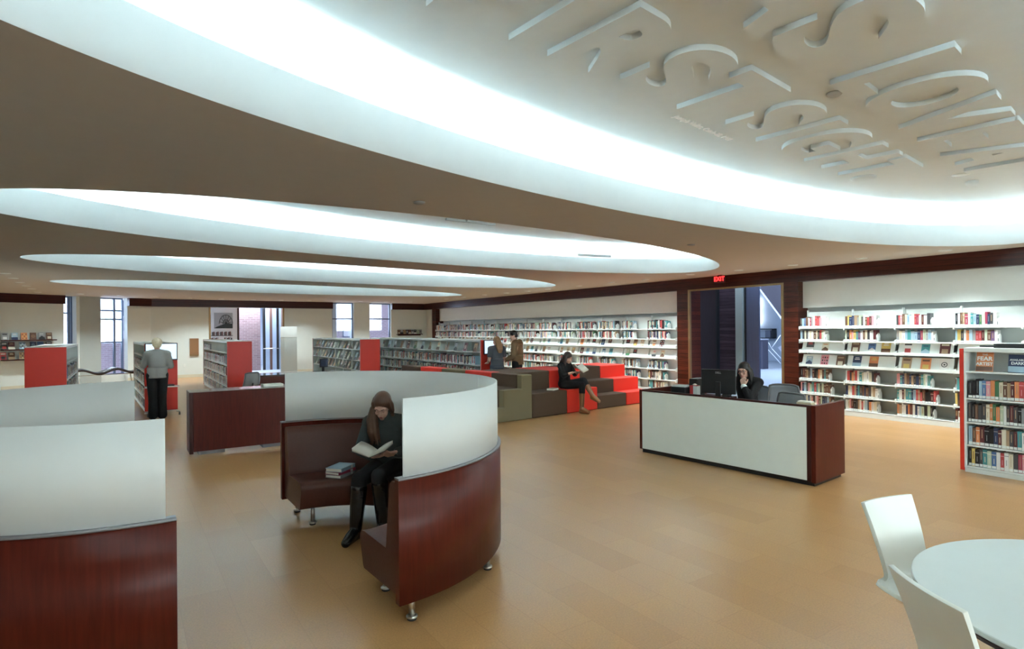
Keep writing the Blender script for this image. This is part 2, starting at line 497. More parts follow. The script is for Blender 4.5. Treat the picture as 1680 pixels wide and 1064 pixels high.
def window(n, x0, x1, z0, z1, yo, bars_x, bars_z, M=None):
    mb = MB()
    w = 0.05
    mb.box(x0, x0 + w, yo, yo + 0.08, z0, z1).box(x1 - w, x1, yo, yo + 0.08, z0, z1).box(x0 + w, x1 - w, yo, yo + 0.08, z0, z0 + w).box(x0 + w, x1 - w, yo, yo + 0.08, z1 - w, z1)
    for b in bars_x: mb.box(b - 0.03, b + 0.03, yo, yo + 0.08, z0 + w, z1 - w)
    for b in bars_z: mb.box(x0 + w, x1 - w, yo + 0.01, yo + 0.07, b - 0.025, b + 0.025)
    o = mb.build('window_%d' % n, FRAME)
    if M: o.matrix_world = M
    struct(o)
    MB().box(x0 + w, x1 - w, yo + 0.03, yo + 0.04, z0 + w, z1 - w).build('window_pane', GLASS, o)
window(1, 7.9, 8.9, 0.5, 3.09, YF + 0.12, [], [2.35])
window(2, 9.65, 10.72, 0.5, 3.09, YF + 0.12, [], [2.35])
window(3, 1.72, 2.1, 0.35, 3.09, 0.3, [2.0], [2.5], CH)
window(4, 2.85, 3.75, 0.25, 3.09, 0.3, [3.45], [2.62, 2.3, 1.45], CH)

# ------------------------------------------------------------------ outside the windows and the lobbies
struct(MB().box(6.5, 14, 30.0, 30.4, -1, 7).build('wall_outside_far', BRICK))
struct(chob(MB().box(-3, 9, 3.0, 3.2, -1, 1.55).box(-3, 2.95, 3.0, 3.2, 1.55, 7), 'wall_outside_corner', BRICK))
fac = empty('neighbour_building', (0, 0, 0))
fac.matrix_world = CH
tag(fac, 'pale neighbouring building with railed balcony seen through the wide corner window', 'building')
MB().box(2.0, 12, 9.0, 9.4, 0, 7).build('facade', mat('pale_render', (0.72, 0.70, 0.74), 0.8), fac)
mb = MB()
for i in range(34): mb.box(3.0 + i * 0.2, 3.03 + i * 0.2, 7.0, 7.03, 1.6, 2.55)
mb.box(2.9, 10, 6.98, 7.05, 2.55, 2.6).build('railing', mat('white_railing', (0.8, 0.78, 0.8), 0.5), fac)
for i in range(3):
    MB().box(4.6 + i * 2.4, 5.7 + i * 2.4, 8.93, 9.0, 1.9, 3.6).build('window', mat('facade_window', (0.16, 0.2, 0.28), 0.2), fac)
wbd = empty('brick_building_window', (9.95, 29.93, 0))
tag(wbd, 'white-paned window in the brick building outside the far right window', 'window')
MB().box(-0.42, 0.42, -0.02, 0.06, 1.45, 3.6).build('sash', FRAME, wbd)
for i in range(2):
    for j in range(3):
        MB().box(-0.36 + i * 0.4, 0.0 + i * 0.4 - 0.04, -0.03, -0.021, 1.52 + j * 0.7, 2.12 + j * 0.7).build('pane', mat('bright_pane', (0.75, 0.76, 0.8), 0.3), wbd)

# right lobby through the doorway
struct(MB().box(12.9, 29, 3.0, 28, 4.2, 4.3).build('ceiling_lobby', LOBBYW))
struct(MB().box(28.8, 29, 3, 28, 0, 4.2).box(12.9, 29, 27.8, 28, 0, 4.2).box(12.9, 28.8, 3.0, 3.2, 0, 4.2).build('wall_lobby', LOBBYW))
lift = empty('lift_doors', (14.0, 10.9, 0))
tag(lift, 'tall dark steel lift doors in the lobby beyond the doorway', 'lift door')
MB().box(0, 0.08, -0.52, 0.28, 0, 2.95).build('door_leaf', DARKSTEEL, lift)
MB().box(0, 0.08, 0.30, 0.9, 0, 2.95).build('door_leaf', DARKSTEEL, lift)
MB().box(-0.04, 0.12, 0.9, 1.0, 0, 3.05).box(-0.04, 0.12, -0.56, -0.52, 0, 3.05).build('door_frame', BLACK, lift)
sw = wood_mat('lobby_slats', (0.035, 0.022, 0.03), (0.06, 0.04, 0.055), 0.4, 'y', plank=0.09)
tag(MB().box(14.02, 14.1, 9.72, 10.3, 0, 3.1).build('slatted_wall_panel', sw), 'dark slatted wall panel between the lift doors and grey-green post', 'wall panel')
tag(MB().box(13.9, 14.05, 9.50, 9.71, 0, 3.1).build('post', GREENP), 'grey-green square post in the lobby behind the librarian', 'post')
sp = empty('steel_panel', (14.0, 9.27, 0))
tag(sp, 'blue-lit brushed steel panel right of the grey-green lobby post', 'wall panel')
MB().box(0, 0.06, -0.20, 0.17, 0, 3.1).build('sheet', BLUESTEEL, sp)
MB().box(-0.03, 0.09, 0.17, 0.20, 0, 3.1).build('edge_strip', BLACK, sp)
# stair in the lobby
stair = empty('lobby_staircase', (24.0, 14.3, 0))
tag(stair, 'lobby staircase with dark sloping underside and thin white handrails', 'staircase')
YZ = Matrix(((0, 0, 1, 0), (1, 0, 0, 0), (0, 1, 0, 0), (0, 0, 0, 1)))
MB().prism([(1.0, 3.50), (-0.9, 1.0), (-2.2, 1.0), (-2.2, 4.15), (1.0, 4.15)], -0.2, 1.4, 0, YZ).build('upper_flight', mat('dark_stair_soffit', (0.05, 0.045, 0.06), 0.6), stair)
MB().prism([(1.06, 3.50), (-0.84, 1.0), (-0.9, 1.0), (1.0, 3.50)], -0.26, 1.4, 0, YZ).build('stringer', mat('pale_stringer', (0.8, 0.85, 0.95), 0.4), stair)
MB().prism([(0.25, 0.9), (-0.5, 0.0), (-1.8, 0.0), (-0.6, 1.4)], -0.15, 1.0, 0, YZ).build('lower_flight', mat('stair_side', (0.40, 0.42, 0.50), 0.6), stair)
mb = MB()
mb.tube([(-0.35, 0.95, 1.10), (-0.35, 0.55, 1.10), (-0.35, 0.42, 0.87), (-0.35, 0.0, 1.45)], 0.018)
mb.tube([(-0.35, 0.70, 0.92), (-0.35, 0.0, 0.22)], 0.016)
mb.tube([(-0.35, 0.42, 0.87), (-0.35, 0.0, 0.45)], 0.016)
mb.build('handrail', mat('white_rail', (0.85, 0.88, 0.95), 0.3), stair)
pl = empty('brick_planter', (23.0, 15.1, 0))
tag(pl, 'low grey brick wall in front of the lobby staircase', 'wall')
MB().box(-0.2, 0.2, -0.5, 0.75, 0, 1.25).build('brickwork', mat('grey_violet_brick', (0.06, 0.06, 0.09), 0.8), pl)
MB().box(-0.25, 0.25, -0.5, 0.8, 1.25, 1.30).build('coping', mat('grey_coping', (0.35, 0.38, 0.45), 0.6), pl)
shr = empty('lobby_shelf', (28.6, 18.2, 0))
tag(shr, 'small dark wall shelf with picture on the pale lobby wall', 'shelf')
MB().box(-0.2, 0.15, -0.6, 0.6, 1.68, 1.72).box(-0.2, 0.15, -0.6, 0.6, 1.20, 1.24).box(-0.2, 0.15, -0.6, -0.56, 1.20, 1.72).build('shelf_frame', BLACK, shr)
MB().box(-0.1, 0.0, -0.4, -0.1, 1.24, 1.62).build('picture', mat('picture_grey', (0.2, 0.22, 0.28), 0.5), shr)
wl = empty('wall_light', (28.6, 18.62, 0))
tag(wl, 'tall glowing vertical wall lights at the back of the lobby', 'light')
for z in (1.95, 2.75):
    MB().box(-0.05, 0.05, -0.06, 0.06, z, z + 0.65).build('tube', mat('tube_glow', (0.85, 0.92, 1.0), 0.4, emit=3), wl)

# lobby behind the far opening
struct(MB().box(1.0, 8.0, 33.8, 34, 0, 4).box(0.8, 1.0, 26.6, 34, 0, 4).box(8.0, 8.2, 26.6, 34, 0, 4).build('wall_lobby_far', LOBBYW))
struct(MB().box(0.8, 8.2, 26.55, 34, 3.6, 3.7).build('ceiling_lobby_far', LOBBYW))
tag(MB().box(4.45, 5.35, 28.9, 29.3, 0, 3.4).build('brick_pier', BRICKL), 'reddish brown brick pier in the lobby beyond the far opening', 'pier')
po = empty('wall_poster', (3.55, 27.5, 0))
tag(po, 'tall white poster board with black and white stair picture beyond far opening', 'poster')
MB().box(-0.62, 0.60, 0, 0.05, 0.3, 3.0).build('board', mat('poster_white', (0.85, 0.87, 0.92), 0.5), po)
MB().box(0.60, 0.68, -0.02, 0.07, 0.0, 3.0).build('board_edge', MAHOD, po)
mb = MB()
mb.box(-0.30, 0.42, -0.012, -0.002, 1.95, 2.62, 0)
for i in range(7):
    a = PI * (i + 0.5) / 7
    mb.tube([(0.16, -0.02, 2.15), (0.16 + 0.26 * math.cos(a), -0.02, 2.15 + 0.38 * math.sin(a))], 0.008, 4, 1)
for rr_ in (0.12, 0.26):
    mb.tube([(0.16 + rr_ * math.cos(PI * k / 12), -0.02, 2.15 + rr_ * 1.45 * math.sin(PI * k / 12)) for k in range(13)], 0.01, 4, 1)
mb.add([(-0.30, -0.014, 1.95), (0.42, -0.014, 1.95), (0.42, -0.014, 2.15), (0.16, -0.014, 2.17), (-0.2, -0.014, 2.02)], [(0, 1, 2, 3, 4)], 1)
mb.build('stair_picture', [mat('photo_grey', (0.42, 0.43, 0.46), 0.5), BLACK], po)
mb = MB()
for j in range(3):
    mb.box(-0.45, 0.42, -0.03, -0.002, 1.15 + j * 0.24, 1.17 + j * 0.24, 0)
    for i in range(16):
        if j == 1 and 5 < i < 10: continue
        mb.box(-0.43 + i * 0.052, -0.39 + i * 0.052, -0.025, -0.002, 1.17 + j * 0.24, 1.30 + j * 0.24 + 0.05 * ((i * 7) % 3) / 3, 1 + (i * 5 + j) % 3)
mb.build('bookshelf_picture', [BLACK, mat('pic_maroon', (0.13, 0.03, 0.03), 0.6), mat('pic_dark', (0.05, 0.05, 0.06), 0.6), mat('pic_pale', (0.6, 0.62, 0.66), 0.6)], po)
dr = empty('lobby_glass_doors', (5.75, 29.0, 0))
tag(dr, 'dark framed glass entrance doors with horizontal bar beyond the far opening', 'door')
for i in range(4):
    MB().box(-0.28 + i * 0.3, -0.17 + i * 0.3, -0.03, 0.03, 0, 2.9).build('stile', BLACK if i != 1 else mat('brown_stile', (0.14, 0.07, 0.05), 0.5), dr)
MB().box(-0.28, 0.8, -0.02, 0.02, 0, 2.9).build('glass', mat('door_glass', (0.45, 0.55, 0.68), 0.1, alpha=0.75), dr)
MB().tube([(-0.28, -0.08, 1.0), (0.62, -0.08, 1.0)], 0.02).build('push_bar', STEEL, dr)
tag(MB().box(6.5, 7.4, 28.6, 28.7, 0, 3.2).build('steel_wall_panel', BLUESTEEL), 'shiny steel wall panel at the right side of the far opening', 'wall panel')
tag(MB().box(6.35, 7.4, 28.5, 28.59, 0.55, 0.85).build('red_band', mat('dull_red', (0.25, 0.02, 0.03), 0.4)), 'dull red band low on the steel panel beyond the far opening', 'panel')
# little things on the far wall
np_ = empty('notice_board', (2.39, YF, 0))
tag(np_, 'small brown upright notice board on the white far wall', 'notice board')
MB().box(-0.16, 0.16, -0.03, -0.002, 0.86, 1.55).build('board', mat('brown_board', (0.26, 0.13, 0.055), 0.6), np_)
MB().box(-0.16, 0.16, -0.045, -0.031, 0.86, 0.93).build('ledge', BRONZE, np_)
tag(MB().box(2.0, 2.09, YF - 0.015, YF - 0.001, 0.42, 0.55).build('wall_socket', SHELFW, None, 0.004), 'white socket plate low on far wall left of the notice board', 'socket')
gt = empty('glass_gate_panel', (5.85, 25.6, 0))
tag(gt, 'tall pale translucent panel standing at right side of the far opening', 'gate')
MB().box(-0.33, 0.33, -0.02, 0.02, 0.1, 1.55).build('pane', mat('pale_pane', (0.50, 0.55, 0.53), 0.2, alpha=0.75), gt)
MB().box(-0.33, 0.33, -0.025, 0.025, 1.55, 2.0).build('top_sheet', mat('pale_sheet', (0.58, 0.61, 0.59), 0.4), gt)
MB().box(-0.36, 0.36, -0.15, 0.15, 0, 0.1).build('base', STEEL, gt)

# ------------------------------------------------------------------ ceiling fittings
dl_proto = None
DL = [(11.56, 7.97), (11.62, 6.74), (11.65, 5.40), (11.7, 4.07), (11.45, 9.23), (11.5, 10.71), (11.4, 11.91), (11.4, 13.30), (11.42, 14.86), (11.4, 15.96),
      (11.3, 17.11), (11.2, 18.45), (11.2, 20.02), (11.2, 21.50), (11.4, 2.7), (5.45, 25.13), (6.59, 25.17), (8.74, 24.90), (9.88, 24.80), (10.89, 24.46), (-1.13, 23.79),
      (-0.04, 24.22), (1.02, 24.75), (2.14, 25.13), (3.25, 25.25), (4.44, 25.4), (-2.06, 16.28), (-2.09, 17.63), (-2.12, 19.01), (-2.13, 20.28), (-2.15, 21.59), (-2.17, 23.27)]
def dl_label(i, x, y):
    if i <= 14:
        n = sorted(DL[:15], key=lambda p: p[1]).index((x, y))
        return 'small round recessed downlight along the right bookshelf wall, %s counting away from the camera' % ORD[n]
    if i <= 25:
        n = sorted(DL[15:26], key=lambda p: p[0]).index((x, y))
        return 'small round recessed downlight along the far wall, %s from the left' % ORD[n]
    n = sorted(DL[26:], key=lambda p: p[1]).index((x, y))
    return 'small round recessed downlight along the left wall, %s counting away from camera' % ORD[n]
for i, (x, y) in enumerate(DL + [(9.0, 2.95)]):
    zc = CEIL if i < len(DL) else UP
    if dl_proto is None:
        dl_proto = empty('recessed_downlight', (x, y, zc))
        MB().lathe([(0.10, -0.006), (0.10, -0.001), (0.078, -0.001), (0.078, -0.006)]).build('trim_ring', SHELFW, dl_proto)
        MB().lathe([(0.076, -0.004), (0.076, -0.002)]).build('lens', LENS, dl_proto)
        d = dl_proto
    else:
        d = copy_tree(dl_proto)
        d.location = (x, y, zc)
    tag(d, dl_label(i, x, y) if i < len(DL) else 'small bright recessed downlight in the lettered oval beside the smoke detector', 'downlight', 'recessed downlights')
    l = bpy.data.lights.new('downlight_beam', 'SPOT')
    l.energy = SPOT * (1.5 if i >= len(DL) else 1.0 if i < 10 or i == 14 else 0.6 if i < 15 else 0.36)
    l.spot_size = 1.9; l.spot_blend = 0.8; l.shadow_soft_size = 0.06
    l.color = (0.84, 0.97, 1.0)
    lo = bpy.data.objects.new('downlight_beam', l)
    COL.objects.link(lo)
    lo.parent = d
    lo.location = (0, 0, -0.03)
def disc(name, x, y, z, r, h, m, label, cat):
    tag(MB().lathe([(r, 0), (r, -h * 0.5), (r * 0.7, -h), (0.005, -h)], (x, y, z - 0.001)).build(name, m), label, cat)
GREYD = mat('grey_detector', (0.30, 0.29, 0.28), 0.5)
disc('sprinkler', 2.49, 5.35, CEIL, 0.06, 0.02, GREYD, 'small grey round sprinkler cap on brown ceiling between nearest two ovals', 'sprinkler')
disc('sprinkler', 7.33, 5.89, CEIL, 0.06, 0.02, GREYD, 'small grey round sprinkler cap on brown ceiling above the right end of second oval', 'sprinkler')
disc('sprinkler', 4.68, 16.2, CEIL, 0.08, 0.03, GREYD, 'grey round sprinkler cap between the third and the farthest oval', 'sprinkler')
disc('smoke_detector', 9.55, 3.01, UP, 0.07, 0.06, OVALW, 'small white smoke detector at the right of the raised ceiling letters', 'smoke detector')
disc('ceiling_speaker', 8.07, 3.71, UP, 0.15, 0.03, OVALW, 'flat white disc on the ceiling below the last raised letter T', 'ceiling speaker')
disc('sprinkler', 4.95, 2.50, UP, 0.06, 0.025, FASCIA, 'small round sprinkler cap between the two lines of raised ceiling letters', 'sprinkler')
# air grilles lying on the lip of the coves
def grille(x0, y0, x1, y1, label, z=LIP):
    g = empty('air_grille', ((x0 + x1) / 2, (y0 + y1) / 2, z), math.atan2(y1 - y0, x1 - x0))
    L = math.hypot(x1 - x0, y1 - y0)
    tag(g, label, 'vent')
    MB().box(-L / 2, L / 2, -0.01, 0.02, 0.002, 0.06).build('grille_frame', mat('grille_white', (0.55, 0.58, 0.58), 0.5), g)
    mb = MB()
    for k in range(3): mb.box(-L / 2 + 0.01, L / 2 - 0.01, -0.02, -0.011, 0.008 + k * 0.017, 0.016 + k * 0.017)
    mb.build('slats', OVALW, g)
grille(9.28, 4.60, 9.87, 4.47, 'narrow white air grille on the lip of the nearest oval, far right')
grille(8.50, 9.96, 9.36, 9.78, 'narrow white air grille on the lip of the second oval, right part')
grille(-0.42, 9.01, 0.45, 9.49, 'long narrow white air grille on the lip of the second oval, left part')
fx = empty('linear_light', (5.2, 9.0, UP))
tag(fx, 'thin grey ceiling fitting inside the second oval recess', 'ceiling fitting')
MB().box(-0.5, 0.5, -0.03, 0.03, -0.04, -0.002).build('track', mat('fit_grey', (0.5, 0.53, 0.53), 0.5), fx)
MB().box(-0.15, 0.25, -0.14, -0.06, -0.05, -0.002).build('fitting_head', mat('fit_grey', (0.5, 0.53, 0.53), 0.5), fx)

# raised letters on the upper ceiling of the nearest oval
LM = Matrix.Translation((0, 0, UP))
TH = math.radians(6.2)
def letter(ch, x0, w, line, label):
    base = (2.48, 3.21) if line == 2 else (4.65, 2.38)
    s = math.cos(TH)
    X = x0; Y = base[1] + (x0 - base[0]) * math.tan(TH)
    me = text_mesh(ch, 1.0, 0.5, offset=0.042, res=10)
    xs = [v.co.x for v in me.vertices]; ys = [v.co.y for v in me.vertices]
    x_, X_, y_, Y_ = min(xs), max(xs), min(ys), max(ys)
    over = 0.015 if ch in 'OSG' else 0
    for v in me.vertices:
        v.co.x = (v.co.x - x_) / (X_ - x_) * w
        v.co.y = (v.co.y - y_) / (Y_ - y_) * (0.80 + 2 * over) - over
        v.co.z = 0.0 if v.co.z < 0 else 0.043
    me.materials.clear(); me.materials.append(OVALW)
    o = bpy.data.objects.new('ceiling_letter', me)
    COL.objects.link(o)
    # text reads from below: local x along the line, local y towards the camera side, relief pointing down
    ex = Vector((math.cos(TH), math.sin(TH), 0)); ey = Vector((math.sin(TH), -math.cos(TH), 0)); ez = ex.cross(ey)
    o.matrix_world = Matrix(((ex.x, ey.x, ez.x, X), (ex.y, ey.y, ez.y, Y), (ex.z, ey.z, ez.z, UP - 0.0005), (0, 0, 0, 1)))
    tag(o, label, 'letter', 'raised letters on the oval ceiling')
S1 = 'raised white ceiling letter %s, %s'
for ch, x0, w, t in [('F', 1.50, 0.50, 'first of the lower line'), ('I', 2.13, 0.20, 'between F and R in the lower line'), ('R', 2.48, 0.64, 'in the lower line'),
                     ('S', 3.17, 0.57, 'between R and T in the lower line'), ('T', 3.80, 0.64, 'after the first S in the lower line'),
                     ('S', 4.70, 0.60, 'after the word gap in the lower line'), ('I', 5.42, 0.21, 'between S and G in the lower line'), ('G', 5.72, 0.70, 'in the lower line'),
                     ('H', 6.54, 0.66, 'in the lower line'), ('T', 7.28, 0.66, 'last of the lower line')]:
    letter(ch, x0, w, 2, S1 % (ch, t))
for ch, x0, w, t in [('W', 1.75, 0.95, 'in the upper line'), ('A', 2.72, 0.78, 'before the S in the upper line'), ('S', 3.55, 0.62, 'before the word gap in the upper line'),
                     ('L', 4.65, 0.50, 'in the upper line'), ('O', 5.13, 0.78, 'in the upper line'), ('V', 5.90, 0.80, 'in the upper line'),
                     ('E', 6.84, 0.50, 'in the upper line'), ('A', 7.66, 0.80, 'after the E in the upper line'), ('T', 8.46, 0.6, 'last of the upper line')]:
    letter(ch, x0, w, 1, S1 % (ch, t))
me = text_mesh('Joseph Heller, Catch-22, 1961', 0.085, 0.004, 0.0015)
me.materials.append(mat('caption_white', (0.95, 0.95, 0.95), 0.5))
o = bpy.data.objects.new('ceiling_caption', me); COL.objects.link(o)
ex = Vector((math.cos(TH + 0.03), math.sin(TH + 0.03), 0)); ey = Vector((math.sin(TH + 0.03), -math.cos(TH + 0.03), 0)); ez = ex.cross(ey)
o.matrix_world = Matrix(((ex.x, ey.x, ez.x, 4.75), (ex.y, ey.y, ez.y, 3.64), (0, 0, ez.z, UP - 0.004), (0, 0, 0, 1)))
tag(o, 'small white caption line under the raised ceiling letters', 'caption')

# exit sign
ex_ = empty('exit_sign', (12.2, 8.95, 2.91), -PI / 2)
tag(ex_, 'small red glowing exit sign hanging from the ceiling above the doorway', 'exit sign')
MB().box(-0.15, 0.15, -0.02, 0.02, 0, 0.16).build('housing', mat('exit_dark', (0.10, 0.01, 0.012), 0.4), ex_, 0.004)
me = text_mesh('EXIT', 0.15, 0.002, 0.003); me.materials.append(mat('exit_red', (1.0, 0.02, 0.02), 0.4, emit=2.0))
o = bpy.data.objects.new('lettering', me); COL.objects.link(o); o.parent = ex_
o.rotation_euler = (PI / 2, 0, 0); o.location = (0, -0.023, 0.08)
MB().box(-0.05, 0.05, -0.015, 0.015, 0.16, 0.178).build('mount', BLACK, ex_)

# ------------------------------------------------------------------ reading booths
def booth(loc, rz, label):
    b = empty('reading_booth', loc, rz)
    tag(b, label, 'booth seating', 'round reading booths')
    H2 = PI / 2
    MB().arc([(1.345, 0.14), (1.40, 0.14), (1.40, 0.893), (1.345, 0.893)], -H2, H2, 72).build('wood_back', MAHO, b)
    MB().arc([(1.34, 0.894), (1.405, 0.894), (1.405, 0.906), (1.34, 0.906)], -H2, H2, 72).build('metal_trim', TRIM, b)
    a = math.radians(1.8)
    s = math.radians(-6)
    MB().arc([(1.366, 0.907), (1.380, 0.907), (1.380, 1.385), (1.366, 1.385)], -H2 + a, s - 0.0015, 48).build('screen_panel', SCREEN, b)
    MB().arc([(1.366, 0.907), (1.380, 0.907), (1.380, 1.385), (1.366, 1.385)], s + 0.0015, H2 - a, 48).build('screen_panel', SCREEN, b)
    e = math.radians(1.0)
    MB().arc([(1.335, 0.40), (1.335, 0.82), (1.32, 0.85), (1.29, 0.862), (1.25, 0.86), (1.225, 0.84), (1.21, 0.80), (1.16, 0.46), (1.15, 0.40)], -H2 + e, H2 - e, 64).build('back_cushion', LEATHER, b, 0.012)
    MB().arc([(1.335, 0.17), (1.335, 0.41), (0.80, 0.425), (0.755, 0.418), (0.73, 0.395), (0.722, 0.36), (0.775, 0.19), (0.79, 0.17)], -H2 + e, H2 - e, 64).build('seat_cushion', LEATHER, b, 0.012)
    for r, degs in ((1.33, (-85, -47, 0, 47, 84)), (0.86, (-80, -28, 28, 80))):
        for d in degs:
            t = math.radians(d)
            x, y = r * math.cos(t), r * math.sin(t)
            l = MB().lathe([(0.019, 0.03), (0.019, 0.175)], (x, y, 0), 16).build('leg', STEEL, b)
            MB().lathe([(0.028, 0.012), (0.036, 0.018), (0.036, 0.026), (0.022, 0.034)], (x, y, 0), 16).build('foot_plate', STEEL, l)
            MB().lathe([(0.026, 0.0), (0.03, 0.003), (0.028, 0.012)], (x, y, 0), 16).build('rubber_foot', BLACKM, l)
    return b
booth((1.335, 4.67, 0), 0.026, 'curved brown leather booth with seated reader, white screen and mahogany back')
booth((0.17, 4.62, 0), PI + 0.03, 'curved mahogany booth with white screen cut off by the left picture edge')

# ------------------------------------------------------------------ round table and white chairs
rt = empty('round_table', (3.15, 0.43, 0))
tag(rt, 'round pale grey table at the bottom right corner between white chairs', 'table')
MB().lathe([(0.752, 0.715), (0.76, 0.722), (0.76, 0.736), (0.757, 0.74)], n=96, smooth=False).build('table_top', [TABLEG], rt)
MB().lathe([(0.745, 0.695), (0.757, 0.7148)], n=96, smooth=False).build('brown_edge', MAHOD, rt)
MB().lathe([(0.05, 0.02), (0.045, 0.05), (0.04, 0.70)], n=24).build('column', STEEL, rt)
MB().lathe([(0.33, 0.0), (0.33, 0.012), (0.05, 0.03)], n=48).build('base_plate', STEEL, rt)
def white_chair(loc, d, label):
    c = empty('white_chair', loc, math.atan2(d[0], -d[1]))
    tag(c, label, 'chair', 'white moulded chairs')
    prof = [(0.266, 0.872, 0.190, -0.02), (0.2655, 0.868, 0.190, -0.02), (0.235, 0.76, 0.182, -0.03), (0.205, 0.65, 0.174, -0.035), (0.19, 0.57, 0.165, -0.04), (0.180, 0.515, 0.158, -0.04), (0.174, 0.497, 0.158, -0.02),
            (0.168, 0.485, 0.175, 0.0), (0.160, 0.474, 0.212, 0.02), (0.140, 0.458, 0.232, 0.035), (0.09, 0.444, 0.243, 0.04), (0.02, 0.436, 0.243, 0.035), (-0.07, 0.438, 0.236, 0.025), (-0.15, 0.440, 0.22, 0.01), (-0.20, 0.430, 0.205, 0.0), (-0.215, 0.415, 0.195, 0.0)]
    n = 14
    vs = []
    for y, z, w, k in prof:
        for i in range(n + 1):
            q = -1 + 2 * i / n
            q = math.copysign(min(1, abs(q) * 1.1), q) if 0 < i < n else q
            if k < 0: vs.append((q * w, y + k * q * q, z))
            else: vs.append((q * w, y, z + k * abs(q) ** 3))
    fs = [(a * (n + 1) + i, a * (n + 1) + i + 1, (a + 1) * (n + 1) + i + 1, (a + 1) * (n + 1) + i) for a in range(len(prof) - 1) for i in range(n)]
    s = MB().add(vs, fs, 0, True).build('shell', PLASTW, c)
    ss = s.modifiers.new('s', 'SUBSURF'); ss.levels = 1; ss.render_levels = 2
    so = s.modifiers.new('t', 'SOLIDIFY'); so.thickness = 0.019; so.offset = 0
    bv = s.modifiers.new('b', 'BEVEL'); bv.width = 0.004; bv.segments = 2; bv.limit_method = 'ANGLE'
    MB().tube([(0, 0, 0.02), (0, 0, 0.405)], 0.025).build('pedestal', CHROME, c)
    MB().lathe([(0.21, 0.0), (0.21, 0.008), (0.03, 0.03)], n=40).build('base_plate', CHROME, c)
    MB().box(-0.15, 0.15, -0.14, 0.10, 0.405, 0.42).build('seat_frame', CHROME, c)
    return c
white_chair((3.37, 1.225, 0), (-0.2, -0.98), 'white moulded chair beyond the round grey table, inner face of its back showing')
white_chair((2.57, 0.755, 0), (0.82, -0.57), 'white moulded chair nearest the camera, outer side of its back showing')

# ------------------------------------------------------------------ service desk
sd = empty('service_desk', (6.25, 5.97, 0), math.atan2(-0.997, 0.0764))
tag(sd, 'service desk with white front panel and mahogany ends where the librarian sits', 'desk')
# local x runs along the front, local -y... depth runs to +y (away from the camera)
L = 2.49
MB().box(0.0, 0.05, 0.0, 1.63, 0.05, 0.91).build('end_panel', MAHO, sd, 0.003)
MB().box(L - 0.05, L, 0.0, 0.76, 0.04, 0.91).build('end_panel', MAHO, sd, 0.003)
MB().box(0.051, L - 0.10, -0.004, 0.018, 0.06, 0.885).build('front_panel', mat('white_back_painted_glass', (0.80, 0.86, 0.80), 0.3), sd, 0.002)
MB().box(0.051, L - 0.051, 0.019, 0.05, 0.05, 0.91).box(L - 0.099, L - 0.051, -0.002, 0.018, 0.05, 0.91).build('front_frame', MAHOD, sd, 0.002)
MB().box(0.08, L - 0.08, 0.051, 0.74, 0.70, 0.735).build('worktop', MAHOD, sd, 0.003)
MB().box(0.051, 0.60, 0.741, 1.60, 0.70, 0.735).build('return_worktop', MAHOD, sd, 0.003)
MB().box(0.03, L - 0.03, 0.03, 0.72, 0.0, 0.05).box(0.02, 0.045, 0.73, 1.6, 0, 0.05).build('plinth', BLACK, sd)
SDM = Matrix.Translation((6.25, 5.97, 0)) @ Matrix.Rotation(math.atan2(-0.997, 0.0764), 4, 'Z')
def ondesk(x, y, z=0.736): return tuple(SDM @ Vector((x, y, z)))

def monitor(loc, rz, w, h, stand, label, screen, name='computer_monitor', logo=None, cat='monitor'):
    """screen faces local -y"""
    m = empty(name, loc, rz)
    tag(m, label, cat)
    MB().box(-w / 2, w / 2, 0.0, 0.035, stand, stand + h).build('casing', BLACK, m, 0.006)
    MB().box(-w / 2 + 0.018, w / 2 - 0.018, -0.003, -0.0005, stand + 0.025, stand + h - 0.018).build('screen', screen, m)
    if stand > 0.02:
        MB().box(-0.035, 0.035, 0.036, 0.06, 0.012, stand + h * 0.5).build('stand', BLACK, m, 0.004)
        MB().box(-0.11, 0.11, -0.05, 0.13, 0.0, 0.012).build('foot', BLACK, m, 0.004)
    if logo:
        me = text_mesh(logo, 0.035, 0.001, 0.001); me.materials.append(mat('logo_grey', (0.45, 0.46, 0.48), 0.3, 0.6))
        o = bpy.data.objects.new('logo', me); COL.objects.link(o); o.parent = m
        o.rotation_euler = (PI / 2, 0, PI); o.location = (0, 0.037, stand + h - 0.045)
    return m
BSCR = mat('dim_screen', (0.3, 0.36, 0.42), 0.2)
p = (6.86, 5.06, 0.736)
monitor(p, math.atan2(0.93, -0.37) , 0.46, 0.335, 0.15, 'black computer monitor seen from behind on the service desk', BSCR, logo='DELL')
cp = empty('computer_case', (6.95, 5.50, 0.736), 0.3)
tag(cp, 'black computer case standing left of the monitor on the service desk', 'computer')
MB().box(-0.15, 0.15, -0.06, 0.06, 0.0, 0.33).build('casing', BLACK, cp, 0.006)
MB().box(-0.155, -0.1505, -0.05, 0.05, 0.02, 0.31).build('front_bezel', mat('dark_bezel', (0.03, 0.03, 0.032), 0.3), cp)
pr = empty('label_printer', (6.76, 5.62, 0.736), 0.1)
tag(pr, 'small black and white printer at the left end of the service desk', 'printer')
MB().box(-0.10, 0.10, -0.12, 0.12, 0, 0.21).build('body', BLACK, pr, 0.01)
MB().box(-0.09, 0.09, -0.11, 0.11, 0.211, 0.235).build('lid', SHELFW, pr, 0.006)
tb = empty('tissue_box', (6.80, 5.42, 0.736), 0.2)
tag(tb, 'white and red tissue box beside the black printer', 'tissue box')
MB().box(-0.05, 0.05, -0.055, 0.055, 0, 0.24).build('box', [mat('tissue_red', (0.55, 0.05, 0.05), 0.6)], tb, 0.004)
MB().box(-0.051, 0.051, -0.056, 0.0, 0.03, 0.235).build('white_side', SHELFW, tb)
